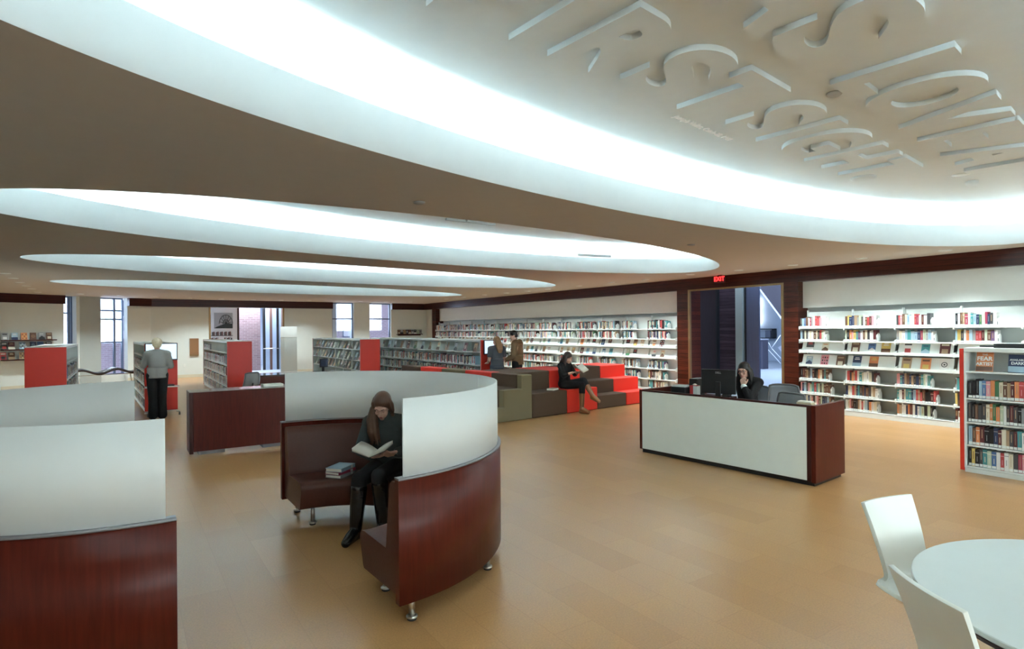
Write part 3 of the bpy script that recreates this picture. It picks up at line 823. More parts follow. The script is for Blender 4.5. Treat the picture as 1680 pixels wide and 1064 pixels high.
MB().lathe([(0.02, 0.241), (0.035, 0.25), (0.012, 0.265)], n=7).build('tissue', PAPER, tb)
tag(MB().box(-0.11, 0.11, -0.15, 0.15, 0, 0.012).build('paper_stack', PAPER), 'low pile of loose white paper on the service desk before the monitor', 'papers').matrix_world = Matrix.Translation((6.62, 5.22, 0.737)) @ Matrix.Rotation(0.3, 4, 'Z')
kb = empty('keyboard', (6.78, 4.62, 0.737), 0.2)
tag(kb, 'black keyboard on the service desk right of the monitor', 'keyboard')
MB().box(-0.08, 0.08, -0.21, 0.21, 0, 0.02).build('base', BLACK, kb, 0.004)
mb = MB()
for i in range(5):
    for j in range(14): mb.box(-0.07 + i * 0.028, -0.047 + i * 0.028, -0.195 + j * 0.028, -0.172 + j * 0.028, 0.0201, 0.027)
mb.build('keys', mat('key_black', (0.03, 0.03, 0.03), 0.5), kb)
ph = empty('desk_phone', (6.60, 4.75, 0.737), 0.0)
tag(ph, 'black desk telephone with handset by the keyboard', 'telephone')
MB().add([(-0.09, -0.09, 0), (0.09, -0.09, 0), (0.09, 0.09, 0), (-0.09, 0.09, 0), (-0.09, -0.09, 0.09), (0.09, -0.09, 0.03), (0.09, 0.09, 0.03), (-0.09, 0.09, 0.09)],
         [(0, 1, 2, 3), (4, 5, 6, 7), (0, 1, 5, 4), (1, 2, 6, 5), (2, 3, 7, 6), (3, 0, 4, 7)]).build('base', BLACK, ph, 0.006)
MB().tube([(-0.03, -0.1, 0.115), (-0.03, -0.05, 0.125), (-0.03, 0.05, 0.125), (-0.03, 0.1, 0.115)], [0.026, 0.017, 0.017, 0.026]).build('handset', BLACK, ph)
bx = empty('card_box', (7.02, 3.92, 0.736), 0.1)
tag(bx, 'small cream card box near the right end of the service desk', 'box')
MB().box(-0.06, 0.06, -0.09, 0.09, 0, 0.13).build('box', mat('cream_card', (0.66, 0.56, 0.36), 0.6), bx, 0.004)
MB().box(-0.05, 0.05, -0.08, 0.08, 0.131, 0.145).build('cards', PAPER, bx)
tr = empty('pen_tray', (6.62, 3.74, 0.736), 0.2)
tag(tr, 'small tray of pens at the right end of the service desk', 'pen tray')
MB().box(-0.06, 0.06, -0.12, 0.12, 0, 0.05).build('tray', CHROME, tr, 0.004)
for i in range(3): MB().tube([(-0.03 + i * 0.03, -0.1, 0.056), (-0.02 + i * 0.03, 0.09, 0.075)], 0.005, 6).build('pen', BLACK, tr)

def task_chair(loc, rz, label, top=0.96):
    """back towards local +y, faces -y"""
    c = empty('task_chair', loc, rz)
    tag(c, label, 'chair', 'grey mesh task chairs')
    vs = []; n = 10; m = 8
    for j in range(m + 1):
        z = 0.55 + (top - 0.55) * j / m
        w = 0.225 * (1 - 0.15 * (j / m) ** 3)
        for i in range(n + 1):
            q = -1 + 2 * i / n
            vs.append((q * w, 0.23 - 0.045 * q * q + 0.05 * math.sin(j / m * 2.2), z - 0.02 * q ** 4 * (j / m)))
    fs = [(a * (n + 1) + i, a * (n + 1) + i + 1, (a + 1) * (n + 1) + i + 1, (a + 1) * (n + 1) + i) for a in range(m) for i in range(n)]
    s = MB().add(vs, fs, 0, True).build('backrest', MESHG, c)
    so = s.modifiers.new('t', 'SOLIDIFY'); so.thickness = 0.008
    edge = [vs[j * (n + 1)] for j in range(m + 1)] + [vs[m * (n + 1) + i] for i in range(1, n + 1)] + [vs[j * (n + 1) + n] for j in range(m - 1, -1, -1)]
    MB().tube(edge, 0.014, 8).build('back_frame', mat('grey_plastic', (0.13, 0.13, 0.135), 0.5), c)
    rbox('seat', -0.23, 0.23, -0.22, 0.20, 0.43, 0.50, mat('dark_seat', (0.05, 0.05, 0.055), 0.8), c, 0.025, 3)
    MB().tube([(0, 0.0, 0.10), (0, 0.0, 0.43)], 0.025).build('gas_column', BLACK, c)
    MB().tube([(0, 0.1, 0.42), (0, 0.24, 0.45), (0, 0.25, 0.62)], 0.018).build('back_stem', BLACK, c)
    for k in range(5):
        a = 2 * PI * k / 5
        l = MB().tube([(0, 0, 0.10), (0.28 * math.cos(a), 0.28 * math.sin(a), 0.07)], [0.025, 0.014]).build('base_arm', BLACK, c)
        MB().lathe([(0.028, -0.012), (0.028, 0.012)], n=12, M=Matrix.Translation((0.28 * math.cos(a), 0.28 * math.sin(a), 0.029)) @ Matrix.Rotation(PI / 2, 4, 'X')).build('castor', BLACKM, l)
    return c
task_chair((7.78, 4.72, 0), 1.9 + PI, 'grey mesh task chair right of the librarian behind the service desk')
task_chair((7.40, 4.16, 0), -2.35 + PI / 2 + 2.2, 'grey mesh task chair behind the right end of the service desk', 0.95)

# ------------------------------------------------------------------ wooden desk in the middle distance
wd = empty('wooden_desk', (0.80, 9.56, 0), 0.0)
tag(wd, 'plain mahogany desk panel standing behind the left end of the leather booth', 'desk')
MB().box(0.05, 3.0, 0.0, 0.04, 0.06, 0.92).build('front_panel', MAHO, wd, 0.003)
MB().box(0.0, 0.049, 0.0, 0.42, 0.03, 0.92).build('end_panel', MAHOD, wd, 0.003)
MB().box(2.95, 3.0, 0.041, 0.75, 0.03, 0.92).build('end_panel', MAHOD, wd, 0.003)
MB().box(0.0, 3.0, 0.0, 0.42, 0.921, 0.932).build('counter_top', mat('glossy_grey_top', (0.33, 0.31, 0.29), 0.12), wd, 0.002)
MB().box(0.06, 2.94, 0.42, 0.80, 0.70, 0.73).build('worktop', MAHOD, wd, 0.003)
for x in (0.12, 1.0): MB().box(x, x + 0.35, 0.06, 0.30, 0.0, 0.055).build('foot_rail', TRIM, wd)
pp = tag(MB().box(-0.15, 0.15, -0.11, 0.11, 0, 0.035).build('paper_stack', PAPER, None, 0.003), 'thick stack of white paper on the mahogany desk behind the booth', 'papers')
pp.location = (1.98, 9.8, 0.933)
rtb = empty('reading_table', (3.6, 15.4, 0))
tag(rtb, 'dark glossy reading table beside the red ended bookcase, far behind the booth', 'table')
MB().box(-1.0, 1.2, -0.4, 0.4, 0.70, 0.74).build('table_top', mat('dark_gloss', (0.05, 0.025, 0.02), 0.1), rtb, 0.003)
MB().box(-0.95, 1.15, -0.35, -0.32, 0.1, 0.70).build('modesty_panel', MAHO, rtb)
for x in (-0.95, 1.05):
    for y in (-0.36, 0.28): MB().box(x, x + 0.07, y, y + 0.07, 0, 0.70).build('leg', MAHOD, rtb)
monitor((4.35, 15.2, 0.741), 0.35, 0.24, 0.22, 0.12, 'small dark blue grey screen on the far reading table above the booth screen', mat('dark_blue_back', (0.04, 0.05, 0.09), 0.4))
task_chair((2.35, 14.6, 0), PI + 0.6, 'dark mesh chair half hidden behind the mahogany desk', 0.86)

# ------------------------------------------------------------------ books: colours
PAL = {'black': (0.015, 0.015, 0.018), 'dark grey': (0.06, 0.06, 0.065), 'navy': (0.02, 0.04, 0.12), 'blue': (0.06, 0.17, 0.40), 'pale blue': (0.32, 0.50, 0.62), 'teal': (0.03, 0.30, 0.32),
       'green': (0.05, 0.20, 0.08), 'pale green': (0.45, 0.56, 0.38), 'cream': (0.72, 0.66, 0.48), 'white': (0.78, 0.78, 0.74), 'yellow': (0.72, 0.52, 0.08), 'orange': (0.75, 0.22, 0.04),
       'red': (0.55, 0.03, 0.03), 'crimson': (0.42, 0.02, 0.08), 'pink': (0.75, 0.28, 0.32), 'brown': (0.16, 0.07, 0.035), 'tan': (0.42, 0.27, 0.14), 'maroon': (0.12, 0.02, 0.025),
       'grey': (0.30, 0.31, 0.32), 'purple': (0.16, 0.07, 0.20)}
PN = list(PAL)
def mute(v):
    g = sum(v) / 3
    return tuple(q * 0.80 + g * 0.20 for q in v)
BM = {k: mat('cover_' + k.replace(' ', '_'), mute(v), 0.45) for k, v in PAL.items()}
UNIT = {}
def unit_book(cn, var):
    key = (cn, var)
    if key in UNIT: return UNIT[key]
    mb = MB()
    # spine at x=0, covers either side, page block slightly shorter
    mb.box(0, 0.03, -0.5, 0.5, 0, 1, 0).box(0.03, 1, -0.5, -0.42, 0, 1, 0).box(0.03, 1, 0.42, 0.5, 0, 1, 0).box(0.03, 0.97, -0.42, 0.42, 0.01, 0.975, 1)
    c2 = {'black': 'grey', 'dark grey': 'tan', 'navy': 'grey', 'white': 'grey', 'cream': 'tan', 'yellow': 'brown', 'red': 'pink', 'pale blue': 'blue'}.get(cn, 'cream' if var == 1 else 'tan')
    if var == 0: mb.box(-0.006, 0, -0.10, 0.10, 0.40, 0.85, 2)
    elif var == 1: mb.box(-0.006, 0, -0.5, 0.5, 0.80, 0.84, 2).box(-0.006, 0, -0.07, 0.07, 0.3, 0.6, 2)
    elif var == 2: mb.box(-0.006, 0, -0.05, 0.05, 0.28, 0.90, 2)
    me = mb.mesh('book', [BM[cn], PAPER, BM[c2]])
    lb = MB().box(-0.012, 0, -0.47, 0.47, 0.03, 0.17).mesh('spine_label', SHELFW)
    UNIT[key] = (me, lb)
    return UNIT[key]
def book(loc, d, t, h, cn, var, label, group, rx=0.0, name='book', sticker=True):
    me, lb = unit_book(cn, var)
    o = bpy.data.objects.new(name, me)
    COL.objects.link(o)
    o.location = loc; o.scale = (d, t, h)
    o.rotation_euler = (rx, 0, 0)
    tag(o, label, 'book', group)
    if sticker:
        l = bpy.data.objects.new('spine_label', lb)
        COL.objects.link(l); l.parent = o
    return o
STUFF = MB()
SN = ['black', 'dark grey', 'navy', 'pale blue', 'teal', 'green', 'cream', 'white', 'tan', 'red', 'brown', 'maroon', 'grey', 'pale green', 'orange', 'purple', 'yellow', 'blue']
def stuff_row(x, y0, y1, z, hmax, side=-1, fill=1.0, M=None, muted=False):
    """books on a shelf from y1 down to y0, spines at x"""
    y = y1 - 0.01
    end = y1 - (y1 - y0) * fill
    i = 0
    while y - 0.05 > end:
        t = random.uniform(0.022, 0.045)
        h = hmax * random.uniform(0.78, 0.98)
        d = 0.15
        mi = random.choice([0, 1, 2, 3, 4, 6, 7, 8, 10, 12, 13, 11, 9]) if random.random() < 0.8 else random.randrange(len(SN))
        xa, xb = (x, x + d) if side < 0 else (x - d, x)
        STUFF.box(xa, xb, y - t + 0.002, y, z, z + h, mi, M)
        xs = (x - 0.002, x) if side < 0 else (x, x + 0.002)
        if random.random() < 0.6:
            STUFF.box(xs[0], xs[1], y - t + 0.004, y - 0.002, z + 0.008, z + 0.035, 7, M)
        if random.random() < 0.5:
            STUFF.box(xs[0], xs[1], y - t * 0.75, y - t * 0.25, z + h * 0.45, z + h * 0.85, random.choice([6, 12, 0, 8, 1, 10]), M)
        y -= t
        i += 1
    return y

BE = None
def bookend(x, y, z, label, M=None, h=0.17):
    global BE
    if BE is None:
        mb = MB()
        # arched plate with a dark slot, and its flat foot
        pts = [(0, 0), (0.13, 0), (0.13, 0.12), (0.065, 0.17), (0, 0.12)]
        mb.add([(px, yy, pz) for yy in (0, 0.02) for px, pz in pts], [(0, 1, 2, 3, 4), (9, 8, 7, 6, 5)] + [(i, (i + 1) % 5, 5 + (i + 1) % 5, 5 + i) for i in range(5)])
        mb.box(0, 0.13, -0.08, 0, 0, 0.003)
        mb.box(-0.002, 0, 0.006, 0.014, 0.03, 0.08, 1)
        BE = mb.mesh('book_end', [SHELFW, BLACK])
    o = bpy.data.objects.new('book_end', BE)
    COL.objects.link(o)
    o.location = (x, y, z)
    if M: o.matrix_world = M @ Matrix.Translation((x, y, z))
    tag(o, label, 'bookend', 'white bookends')
    return o

# face-out display books
CV = {}
def cover_mesh(cn, art, w=0.15, h=0.21):
    key = (cn, art)
    if key in CV: return CV[key]
    mb = MB()
    # front cover at x=0 facing -x, leaning set by the object
    mb.box(0.0, 0.003, -w / 2, w / 2, 0, h, 0).box(0.003, 0.017, -w / 2 + 0.003, w / 2 - 0.003, 0.003, h - 0.003, 1).box(0.017, 0.02, -w / 2, w / 2, 0, h, 0)
    a, c = {'black': ('white', 'grey'), 'white': ('dark grey', 'red'), 'cream': ('brown', 'orange'), 'yellow': ('brown', 'white'), 'brown': ('tan', 'cream'), 'maroon': ('cream', 'tan'),
            'navy': ('pale blue', 'white'), 'blue': ('white', 'navy'), 'pale blue': ('navy', 'white'), 'teal': ('pale blue', 'navy'), 'pink': ('crimson', 'black'), 'orange': ('brown', 'yellow'),
            'tan': ('brown', 'yellow'), 'grey': ('black', 'white'), 'red': ('white', 'black'), 'green': ('cream', 'yellow'), 'pale green': ('green', 'white'), 'dark grey': ('white', 'red')}.get(cn, ('white', 'black'))
    e = -0.0015
    if art == 0:
        mb.box(e, 0, -w * 0.36, w * 0.36, h * 0.72, h * 0.86, 2).box(e, 0, -w * 0.3, w * 0.3, h * 0.1, h * 0.45, 3)
    elif art == 1:
        mb.box(e, 0, -w * 0.5, w * 0.5, 0.0, h * 0.38, 2).box(e, 0, -w * 0.3, w * 0.3, h * 0.66, h * 0.74, 3).box(e, 0, -w * 0.24, w * 0.24, h * 0.8, h * 0.87, 3)
    elif art == 2:
        for k in range(9):
            mb.box(e, 0, -w * 0.38 + (k % 3) * w * 0.28, -w * 0.38 + (k % 3) * w * 0.28 + w * 0.15, h * 0.12 + (k // 3) * h * 0.28, h * 0.12 + (k // 3) * h * 0.28 + h * 0.15, 2 + k % 2)
    elif art == 3:
        mb.add([(e, w * 0.30 * math.cos(t), h * 0.5 + w * 0.30 * math.sin(t)) for t in [2 * PI * k / 20 for k in range(20)]] + [(e, w * 0.22 * math.cos(t), h * 0.5 + w * 0.22 * math.sin(t)) for t in [2 * PI * k / 20 for k in range(20)]],
               [(k, (k + 1) % 20, 20 + (k + 1) % 20, 20 + k) for k in range(20)], 2)
        mb.box(e, 0, -w * 0.08, w * 0.08, h * 0.44, h * 0.56, 2)
    else:
        mb.add([(e, -w * 0.5, 0), (e, w * 0.5, 0), (e, w * 0.5, h * 0.25), (e, 0, h * 0.55), (e, -w * 0.5, h * 0.3)], [(0, 1, 2, 3, 4)], 2)
        mb.box(e, 0, -w * 0.3, w * 0.3, h * 0.78, h * 0.86, 3)
    CV[key] = mb.mesh('display_book', [BM[cn], PAPER, BM[a], BM[c]])
    return CV[key]
def display(x, y, z, cn, art, label, group, s=1.0, M=None, side=-1, tilt=0.30):
    o = bpy.data.objects.new('display_book', cover_mesh(cn, art))
    COL.objects.link(o)
    R = Matrix.Rotation(tilt, 4, 'Y')
    T = Matrix.Translation((x, y, z))
    if side > 0: R = Matrix.Rotation(PI, 4, 'Z') @ R
    o.matrix_world = (M or Matrix.Identity(4)) @ T @ R @ Matrix.Diagonal((1, s, s, 1))
    tag(o, label, 'book', group)
    return o

# ------------------------------------------------------------------ wall bookcases
ZS = [0.11, 0.38, 0.67, 0.99, 1.28, 1.50, 1.78]
def wall_bay(loc, w, depth):
    b = empty('wall_bookcase', loc)
    MB().box(depth - 0.012, depth, 0.0, w, 0.0, 2.12).build('back_panel', SHELFG, b)
    MB().box(0.0, depth - 0.013, 0.0, w, 0.0, 0.10).build('base', SHELFW, b, 0.002)
    for i, z in enumerate(ZS):
        s = MB().box(0.0, depth - 0.013, 0.012, w - 0.012, z - 0.022, z).build('shelf', SHELFW, b, 0.002)
        if i in (3, 4):
            # display shelf: sloping back board and a raised lip
            MB().box(-0.012, 0.0, 0.012, w - 0.012, z - 0.035, z + 0.018).build('front_lip', SHELFW, s)
            MB().add([(0.06, 0.03, z + 0.001), (0.06, w - 0.03, z + 0.001), (0.135, w - 0.03, z + 0.22), (0.135, 0.03, z + 0.22), (0.075, 0.03, z + 0.001), (0.075, w - 0.03, z + 0.001), (0.15, w - 0.03, z + 0.22), (0.15, 0.03, z + 0.22)],
                     [(0, 1, 2, 3), (7, 6, 5, 4), (0, 4, 5, 1), (1, 5, 6, 2), (2, 6, 7, 3), (3, 7, 4, 0)]).build('sloping_board', SHELFW, s)
    for y in (0.0, w - 0.011):
        u = MB().box(depth - 0.08, depth - 0.013, y, y + 0.011, 0.0, 2.16).build('upright', SHELFW, b)
        for z in ZS[1:]:
            MB().add([(0.0, y, z - 0.05), (0.0, y, z + 0.03), (depth - 0.08, y, z + 0.08), (depth - 0.08, y, z - 0.05),
                      (0.0, y + 0.011, z - 0.05), (0.0, y + 0.011, z + 0.03), (depth - 0.08, y + 0.011, z + 0.08), (depth - 0.08, y + 0.011, z - 0.05)],
                     [(0, 1, 2, 3), (7, 6, 5, 4), (0, 4, 5, 1), (1, 5, 6, 2), (2, 6, 7, 3), (3, 7, 4, 0)]).build('bracket', SHELFW, u)
    return b
XR, WR = 12.15, 0.937
XL, WL = 12.31, 1.025
NL = 14
right = wall_bay((XR, 2.243, 0), WR, 0.42)
for i in range(5):
    b = right if i == 0 else copy_tree(right)
    b.location = (XR, 2.243 + WR * i, 0)
    tag(b, 'white wall bookcase bay right of the doorway, %s counting from the doorway' % ORD[4 - i], 'bookcase', 'wall bookcases')
left = wall_bay((XL, 10.43, 0), WL, 0.26)
for i in range(NL):
    b = left if i == 0 else copy_tree(left)
    b.location = (XL, 10.43 + WL * i, 0)
    tag(b, 'white wall bookcase bay left of the doorway, %s counting from the doorway' % ORD[i], 'bookcase', 'wall bookcases')

HN = {0.11: 'bottom shelf', 0.38: 'second lowest shelf', 0.67: 'third lowest shelf', 1.50: 'shelf second from top', 1.78: 'top shelf'}
GAP = {0.11: 0.235, 0.38: 0.25, 0.67: 0.25, 1.50: 0.235, 1.78: 0.26}
rows = {  # palettes that follow the photograph bay by bay (doorway first)
    (0, 1.78): ['dark grey', 'pale blue', 'blue', 'brown', 'white', 'crimson', 'grey', 'white', 'red', 'red', 'pink', 'white', 'white'],
    (0, 1.50): ['pale blue', 'dark grey', 'cream', 'dark grey', 'white', 'cream', 'white', 'brown', 'cream', 'dark grey', 'red', 'pale green', 'white'],
    (1, 1.78): ['brown', 'yellow', 'navy', 'navy', 'tan', 'grey', 'pale green', 'dark grey', 'white', 'brown', 'red', 'maroon', 'pink', 'white'],
    (1, 1.50): ['pale green', 'black', 'orange', 'pink', 'yellow', 'teal', 'purple', 'white', 'brown', 'cream', 'dark grey', 'white', 'white', 'maroon'],
    (2, 1.78): ['dark grey', 'red', 'pink', 'brown', 'cream', 'pale blue', 'white', 'cream', 'red', 'crimson', 'white', 'maroon', 'white', 'dark grey'],
    (2, 1.50): ['grey', 'cream', 'white', 'pale blue', 'teal', 'pale blue', 'pale blue', 'navy', 'crimson', 'pale green', 'grey', 'pale blue', 'white'],
    (3, 1.78): ['black', 'white', 'brown', 'tan', 'crimson', 'white', 'teal', 'pale blue', 'navy', 'green', 'cream', 'crimson', 'navy', 'dark grey', 'white'],
    (3, 1.50): ['pale blue', 'yellow', 'dark grey', 'white', 'orange', 'pale blue', 'grey', 'red', 'red', 'maroon', 'pale green', 'brown', 'purple', 'white'],
}
for bay in range(4):
    y1 = 2.243 + WR * (5 - bay)
    y0 = y1 - WR
    for z in (1.78, 1.50, 0.67, 0.38, 0.11):
        if bay == 3 and z < 1.0:
            stuff_row(XR + 0.03, y0, y1, z + 0.001, GAP[z], fill=0.6)
            continue
        pal = rows.get((bay, z)) or [random.choice(['black', 'dark grey', 'brown', 'cream', 'white', 'pale blue', 'teal', 'red', 'tan', 'maroon', 'navy', 'pale green', 'pink', 'orange', 'white']) for _ in range(random.randint(14, 16))]
        y = y1 - 0.018
        for k, cn in enumerate(pal):
            t = random.uniform(0.028, 0.052) * (1.0 if len(pal) > 13 else 1.08)
            h = min(GAP[z] - 0.008, random.uniform(0.195, 0.25))
            book((XR + 0.03 + random.uniform(0, 0.008), y - t / 2, z + 0.001), random.uniform(0.14, 0.165), t - 0.002, h, cn, random.randrange(4),
                 '%s book, %s from left, %s, %s bay right of the doorway' % (cn, ORD[k], HN[z], ORD[bay]), 'books on the wall shelves right of the doorway')
            y -= t
        bookend(XR + 0.03, y - 0.024, z + 0.001, 'white bookend, %s, %s bay right of the doorway' % (HN[z], ORD[bay]))
def yu(u, X):
    r = (u - 840) / 950
    return X * (-r * math.sin(YAW) + math.cos(YAW)) / (r * math.cos(YAW) + math.sin(YAW))
for z, lst in ((1.28, [(1327.5, 'dark grey', 1), (1352.5, 'cream', 4), (1402, 'brown', 0), (1429, 'blue', 4), (1452, 'yellow', 1), (1488, 'white', 0), (1517, 'teal', 4), (1549, 'maroon', 0)]),
               (0.99, [(1326, 'pale blue', 4), (1351, 'pink', 2), (1377, 'brown', 0), (1404, 'navy', 1), (1431.5, 'orange', 1), (1485.5, 'tan', 0), (1517, 'orange', 0), (1547.5, 'white', 3)])):
    for k, (u, cn, art) in enumerate(lst):
        display(XR + 0.05, yu(u, XR + 0.05), z + 0.001, cn, art, '%s book facing out on %s display shelf right of doorway, %s from left' % (cn, 'upper' if z > 1.2 else 'lower', ORD[k]), 'books shown face out on the right wall', s=1.08 if art != 4 else 0.9, tilt=0.33)
# left bays: shelved books are too many to count one by one
for i in range(NL):
    y0 = 10.43 + WL * i; y1 = y0 + WL
    for z in (1.78, 1.50, 0.67, 0.38, 0.11):
        fill = (0.80 if i else 0.72) if z > 1 else 0.62
        if i == 1 and z > 1: fill = 0.5
        if i > 5: fill = 0.86
        y = stuff_row(XL + 0.03, y0, y1, z + 0.001, GAP[z], fill=fill)
        if not (i > 8 and z < 1):
            bookend(XL + 0.03, y - 0.024, z + 0.001, 'white bookend, %s, %s bay left of the doorway' % (HN[z], ORD[i]))
    for z in (1.28, 0.99):
        n = random.choice([2, 3, 3]) if i else 2
        for k in range(n):
            cn = random.choice(['pale green', 'grey', 'white', 'navy', 'brown', 'tan', 'cream', 'dark grey', 'teal', 'pale blue', 'maroon'])
            if (i, z) == (8, 1.28): cn = 'red'
            if (i, z, k) == (3, 1.28, 0): cn = 'orange'
            display(XL + 0.05, y1 - 0.16 - k * 0.30 - random.uniform(0, 0.06), z + 0.001, cn, random.randrange(5),
                    '%s book facing out, %s display shelf, %s bay left of doorway, %s from left' % (cn, 'upper' if z > 1.2 else 'lower', ORD[i], ORD[k]), 'books shown face out on the left part of the wall', tilt=0.33)

# ------------------------------------------------------------------ free-standing bookcases
CZ = [0.08, 0.34, 0.62, 0.91, 1.24]
def bookcase(name, loc, L, label, H=1.55, rz=0.0, zb=0.0, red_far=True, W=0.61, sides=(-1, 1), zs=CZ):
    """double-faced case: local x across, local y along, near end at y=0"""
    b = empty(name, loc, rz)
    tag(b, label, 'bookcase', 'double faced bookcases with red ends')
    MB().box(0.0, W, -0.045, -0.002, zb + 0.02, H - 0.012).build('end_panel', RED, b, 0.003)
    if red_far: MB().box(0.0, W, L + 0.002, L + 0.045, zb + 0.02, H - 0.012).build('end_panel', RED, b, 0.003)
    MB().box(0.0, W, 0, L, H - 0.05, H).build('top', SHELFW, b, 0.003)
    MB().box(W / 2 - 0.01, W / 2 + 0.01, 0.02, L - 0.02, zb + 0.06, H - 0.051).build('centre_panel', SHELFG, b)
    MB().box(0.01, W - 0.01, 0.0, L, zb + 0.0, zb + 0.055).build('base', SHELFW, b, 0.003)
    MB().box(0.0, W, 0.0, 0.02, zb + 0.056, H - 0.051).build('end_frame', SHELFW, b)
    MB().box(0.0, W, L - 0.02, L, zb + 0.056, H - 0.051).build('end_frame', SHELFW, b)
    for sd_ in sides:
        for z in zs:
            x0, x1 = (0.0, W / 2 - 0.011) if sd_ < 0 else (W / 2 + 0.011, W)
            MB().box(x0, x1, 0.021, L - 0.021, z + zb * 0.5 - 0.02, z + zb * 0.5).build('shelf', SHELFW, b, 0.002)
    n = max(1, round(L / 0.92))
    for k in range(1, n):
        MB().box(0.05, W - 0.05, L * k / n - 0.008, L * k / n + 0.008, zb + 0.06, H - 0.06).build('divider', SHELFW, b)
    return b
# near right case, with individual books
NC = (8.60, 0.30, 0)
nb = bookcase('bookcase', NC, 2.51, 'white double bookcase with thin red end at the right picture edge', H=1.525)
NB = [
    (0.91, ['black', 'black', 'black', 'pale blue', 'blue', 'pink', 'orange', 'green', 'cream', 'brown', 'tan', 'maroon', 'orange', 'red', 'crimson', 'dark grey', 'dark grey'], 'upper'),
    (0.62, ['dark grey', 'black', 'brown', 'dark grey', 'dark grey', 'cream', 'orange', 'green', 'orange', 'pale green', 'white', 'dark grey', 'maroon', 'dark grey', 'black', 'grey', 'brown', 'yellow', 'black', 'grey', 'cream'], 'second'),
    (0.34, ['pale blue', 'brown', 'orange', 'maroon', 'black', 'black', 'navy', 'maroon', 'cream', 'tan', 'dark grey', 'maroon', 'teal', 'white', 'yellow', 'black'], 'third'),
    (0.08, ['black', 'yellow', 'black', 'dark grey', 'teal', 'pale green', 'blue', 'white', 'red', 'white', 'cream', 'dark grey', 'crimson', 'pink', 'pale blue', 'white', 'white'], 'bottom')]
for z, lst, nm in NB:
    y = 0.30 + 2.51 - 0.035
    for k, cn in enumerate(lst):
        t = random.uniform(0.03, 0.046) if nm != 'second' else random.uniform(0.028, 0.04)
        h = random.uniform(0.205, 0.235) if z != 0.08 else random.uniform(0.20, 0.225)
        book((8.62 + random.uniform(0, 0.01), y - t / 2, z + 0.001), random.uniform(0.15, 0.18), t - 0.002, h, cn, random.randrange(4),
             '%s book, %s from left on the %s book row of the right-edge bookcase' % (cn, ORD[k], nm), 'books in the near right bookcase')
        y -= t
    if nm != 'second':
        for q in range(2):
            bookend(8.62, y - 0.03 - q * 0.035, z + 0.001, 'white bookend, %s of two after the %s book row of right-edge bookcase' % (ORD[q], nm))
def text_cover(x, y, z, cn, w, h, lines, label):
    c = empty('display_book', (x, y, z))
    c.rotation_euler = (0, 0.22, 0)
    tag(c, label, 'book', 'books facing out on the near right bookcase')
    MB().box(0, 0.003, -w / 2, w / 2, 0, h).box(0.019, 0.022, -w / 2, w / 2, 0, h).build('cover', BM[cn], c)
    MB().box(0.0035, 0.0185, -w / 2 + 0.003, w / 2 - 0.003, 0.003, h - 0.003).build('pages', PAPER, c)
    for s, sz, zz in lines:
        me = text_mesh(s, sz, 0.0008, sz * 0.03); me.materials.append(SHELFW)
        o = bpy.data.objects.new('title', me); COL.objects.link(o); o.parent = c
        o.rotation_euler = (PI / 2, 0, -PI / 2); o.location = (-0.0012, 0, zz)
    return c
c1 = text_cover(8.66, yu(1613.5, 8.66), 1.242, 'orange', 0.165, 0.235, [('THE', 0.03, 0.205), ('FEAR', 0.068, 0.155), ('ARTIST', 0.052, 0.09)], 'orange and red book facing out on top of the right-edge bookcase, title in white')
MB().box(-0.0009, -0.0002, -0.08, 0.08, 0.005, 0.06).build('cover_art', BM['brown'], c1)
c2 = text_cover(8.66, yu(1668, 8.66), 1.242, 'navy', 0.175, 0.215, [('AVAILABLE', 0.03, 0.15), ('DARK', 0.045, 0.11)], 'dark blue grey book facing out at the extreme right picture edge')
MB().box(-0.0009, -0.0002, -0.085, 0.085, 0.005, 0.075).build('cover_art', BM['pale blue'], c2)
lp = empty('closed_laptop', (8.86, 2.22, 1.526))
tag(lp, 'flat black closed device lying on top of the right-edge bookcase', 'device')
MB().box(-0.14, 0.14, -0.35, 0.33, 0.0, 0.028).build('base', BLACK, lp, 0.004)
MB().box(-0.14, 0.14, -0.35, 0.33, 0.029, 0.05).build('lid', BLACK, lp, 0.004)
tag(MB().box(9.02, 9.16, 2.60, 2.78, 1.526, 1.546).build('black_tray', BLACK, None, 0.003), 'small black tray at the left end of right-edge bookcase top', 'tray')

# the far cases
case1 = bookcase('bookcase', (-1.48, 13.78, 0), 3.4, 'bookcase with a wide red end at the far left of the picture')
case2 = bookcase('bookcase', (2.31, 17.0, 0), 5.4, 'bookcase with red end left of the far opening, above the mahogany desk')
case3 = bookcase('bookcase', (5.86, 16.8, 0), 5.1, 'magazine bookcase with red end in the middle distance behind the booth')
case4 = bookcase('bookcase', (7.40, 12.4, 0), 7.6, 'longest bookcase with red end where the couple stand at a screen')
cart = bookcase('mobile_bookcase', (0.39, 14.60, 0), 3.4, 'bookcase on castors with red end where the grey haired woman stands', rz=math.radians(2.4), zb=0.10, H=1.567)
for x in (0.02, 0.61):
    for y in (-0.06, 3.4):
        w = MB().box(x - 0.03, x + 0.03, y - 0.03, y + 0.03, 0.075, 0.098).build('castor', STEEL, cart)
        MB().lathe([(0.036, -0.014), (0.036, 0.014)], n=16, M=Matrix.Translation((x + 0.03, y, 0.037)) @ Matrix.Rotation(PI / 2, 4, 'Y')).build('wheel', mat('grey_rubber', (0.2, 0.2, 0.2), 0.7), w)
CM = Matrix.Translation((0.39, 14.60, 0)) @ Matrix.Rotation(math.radians(2.4), 4, 'Z')
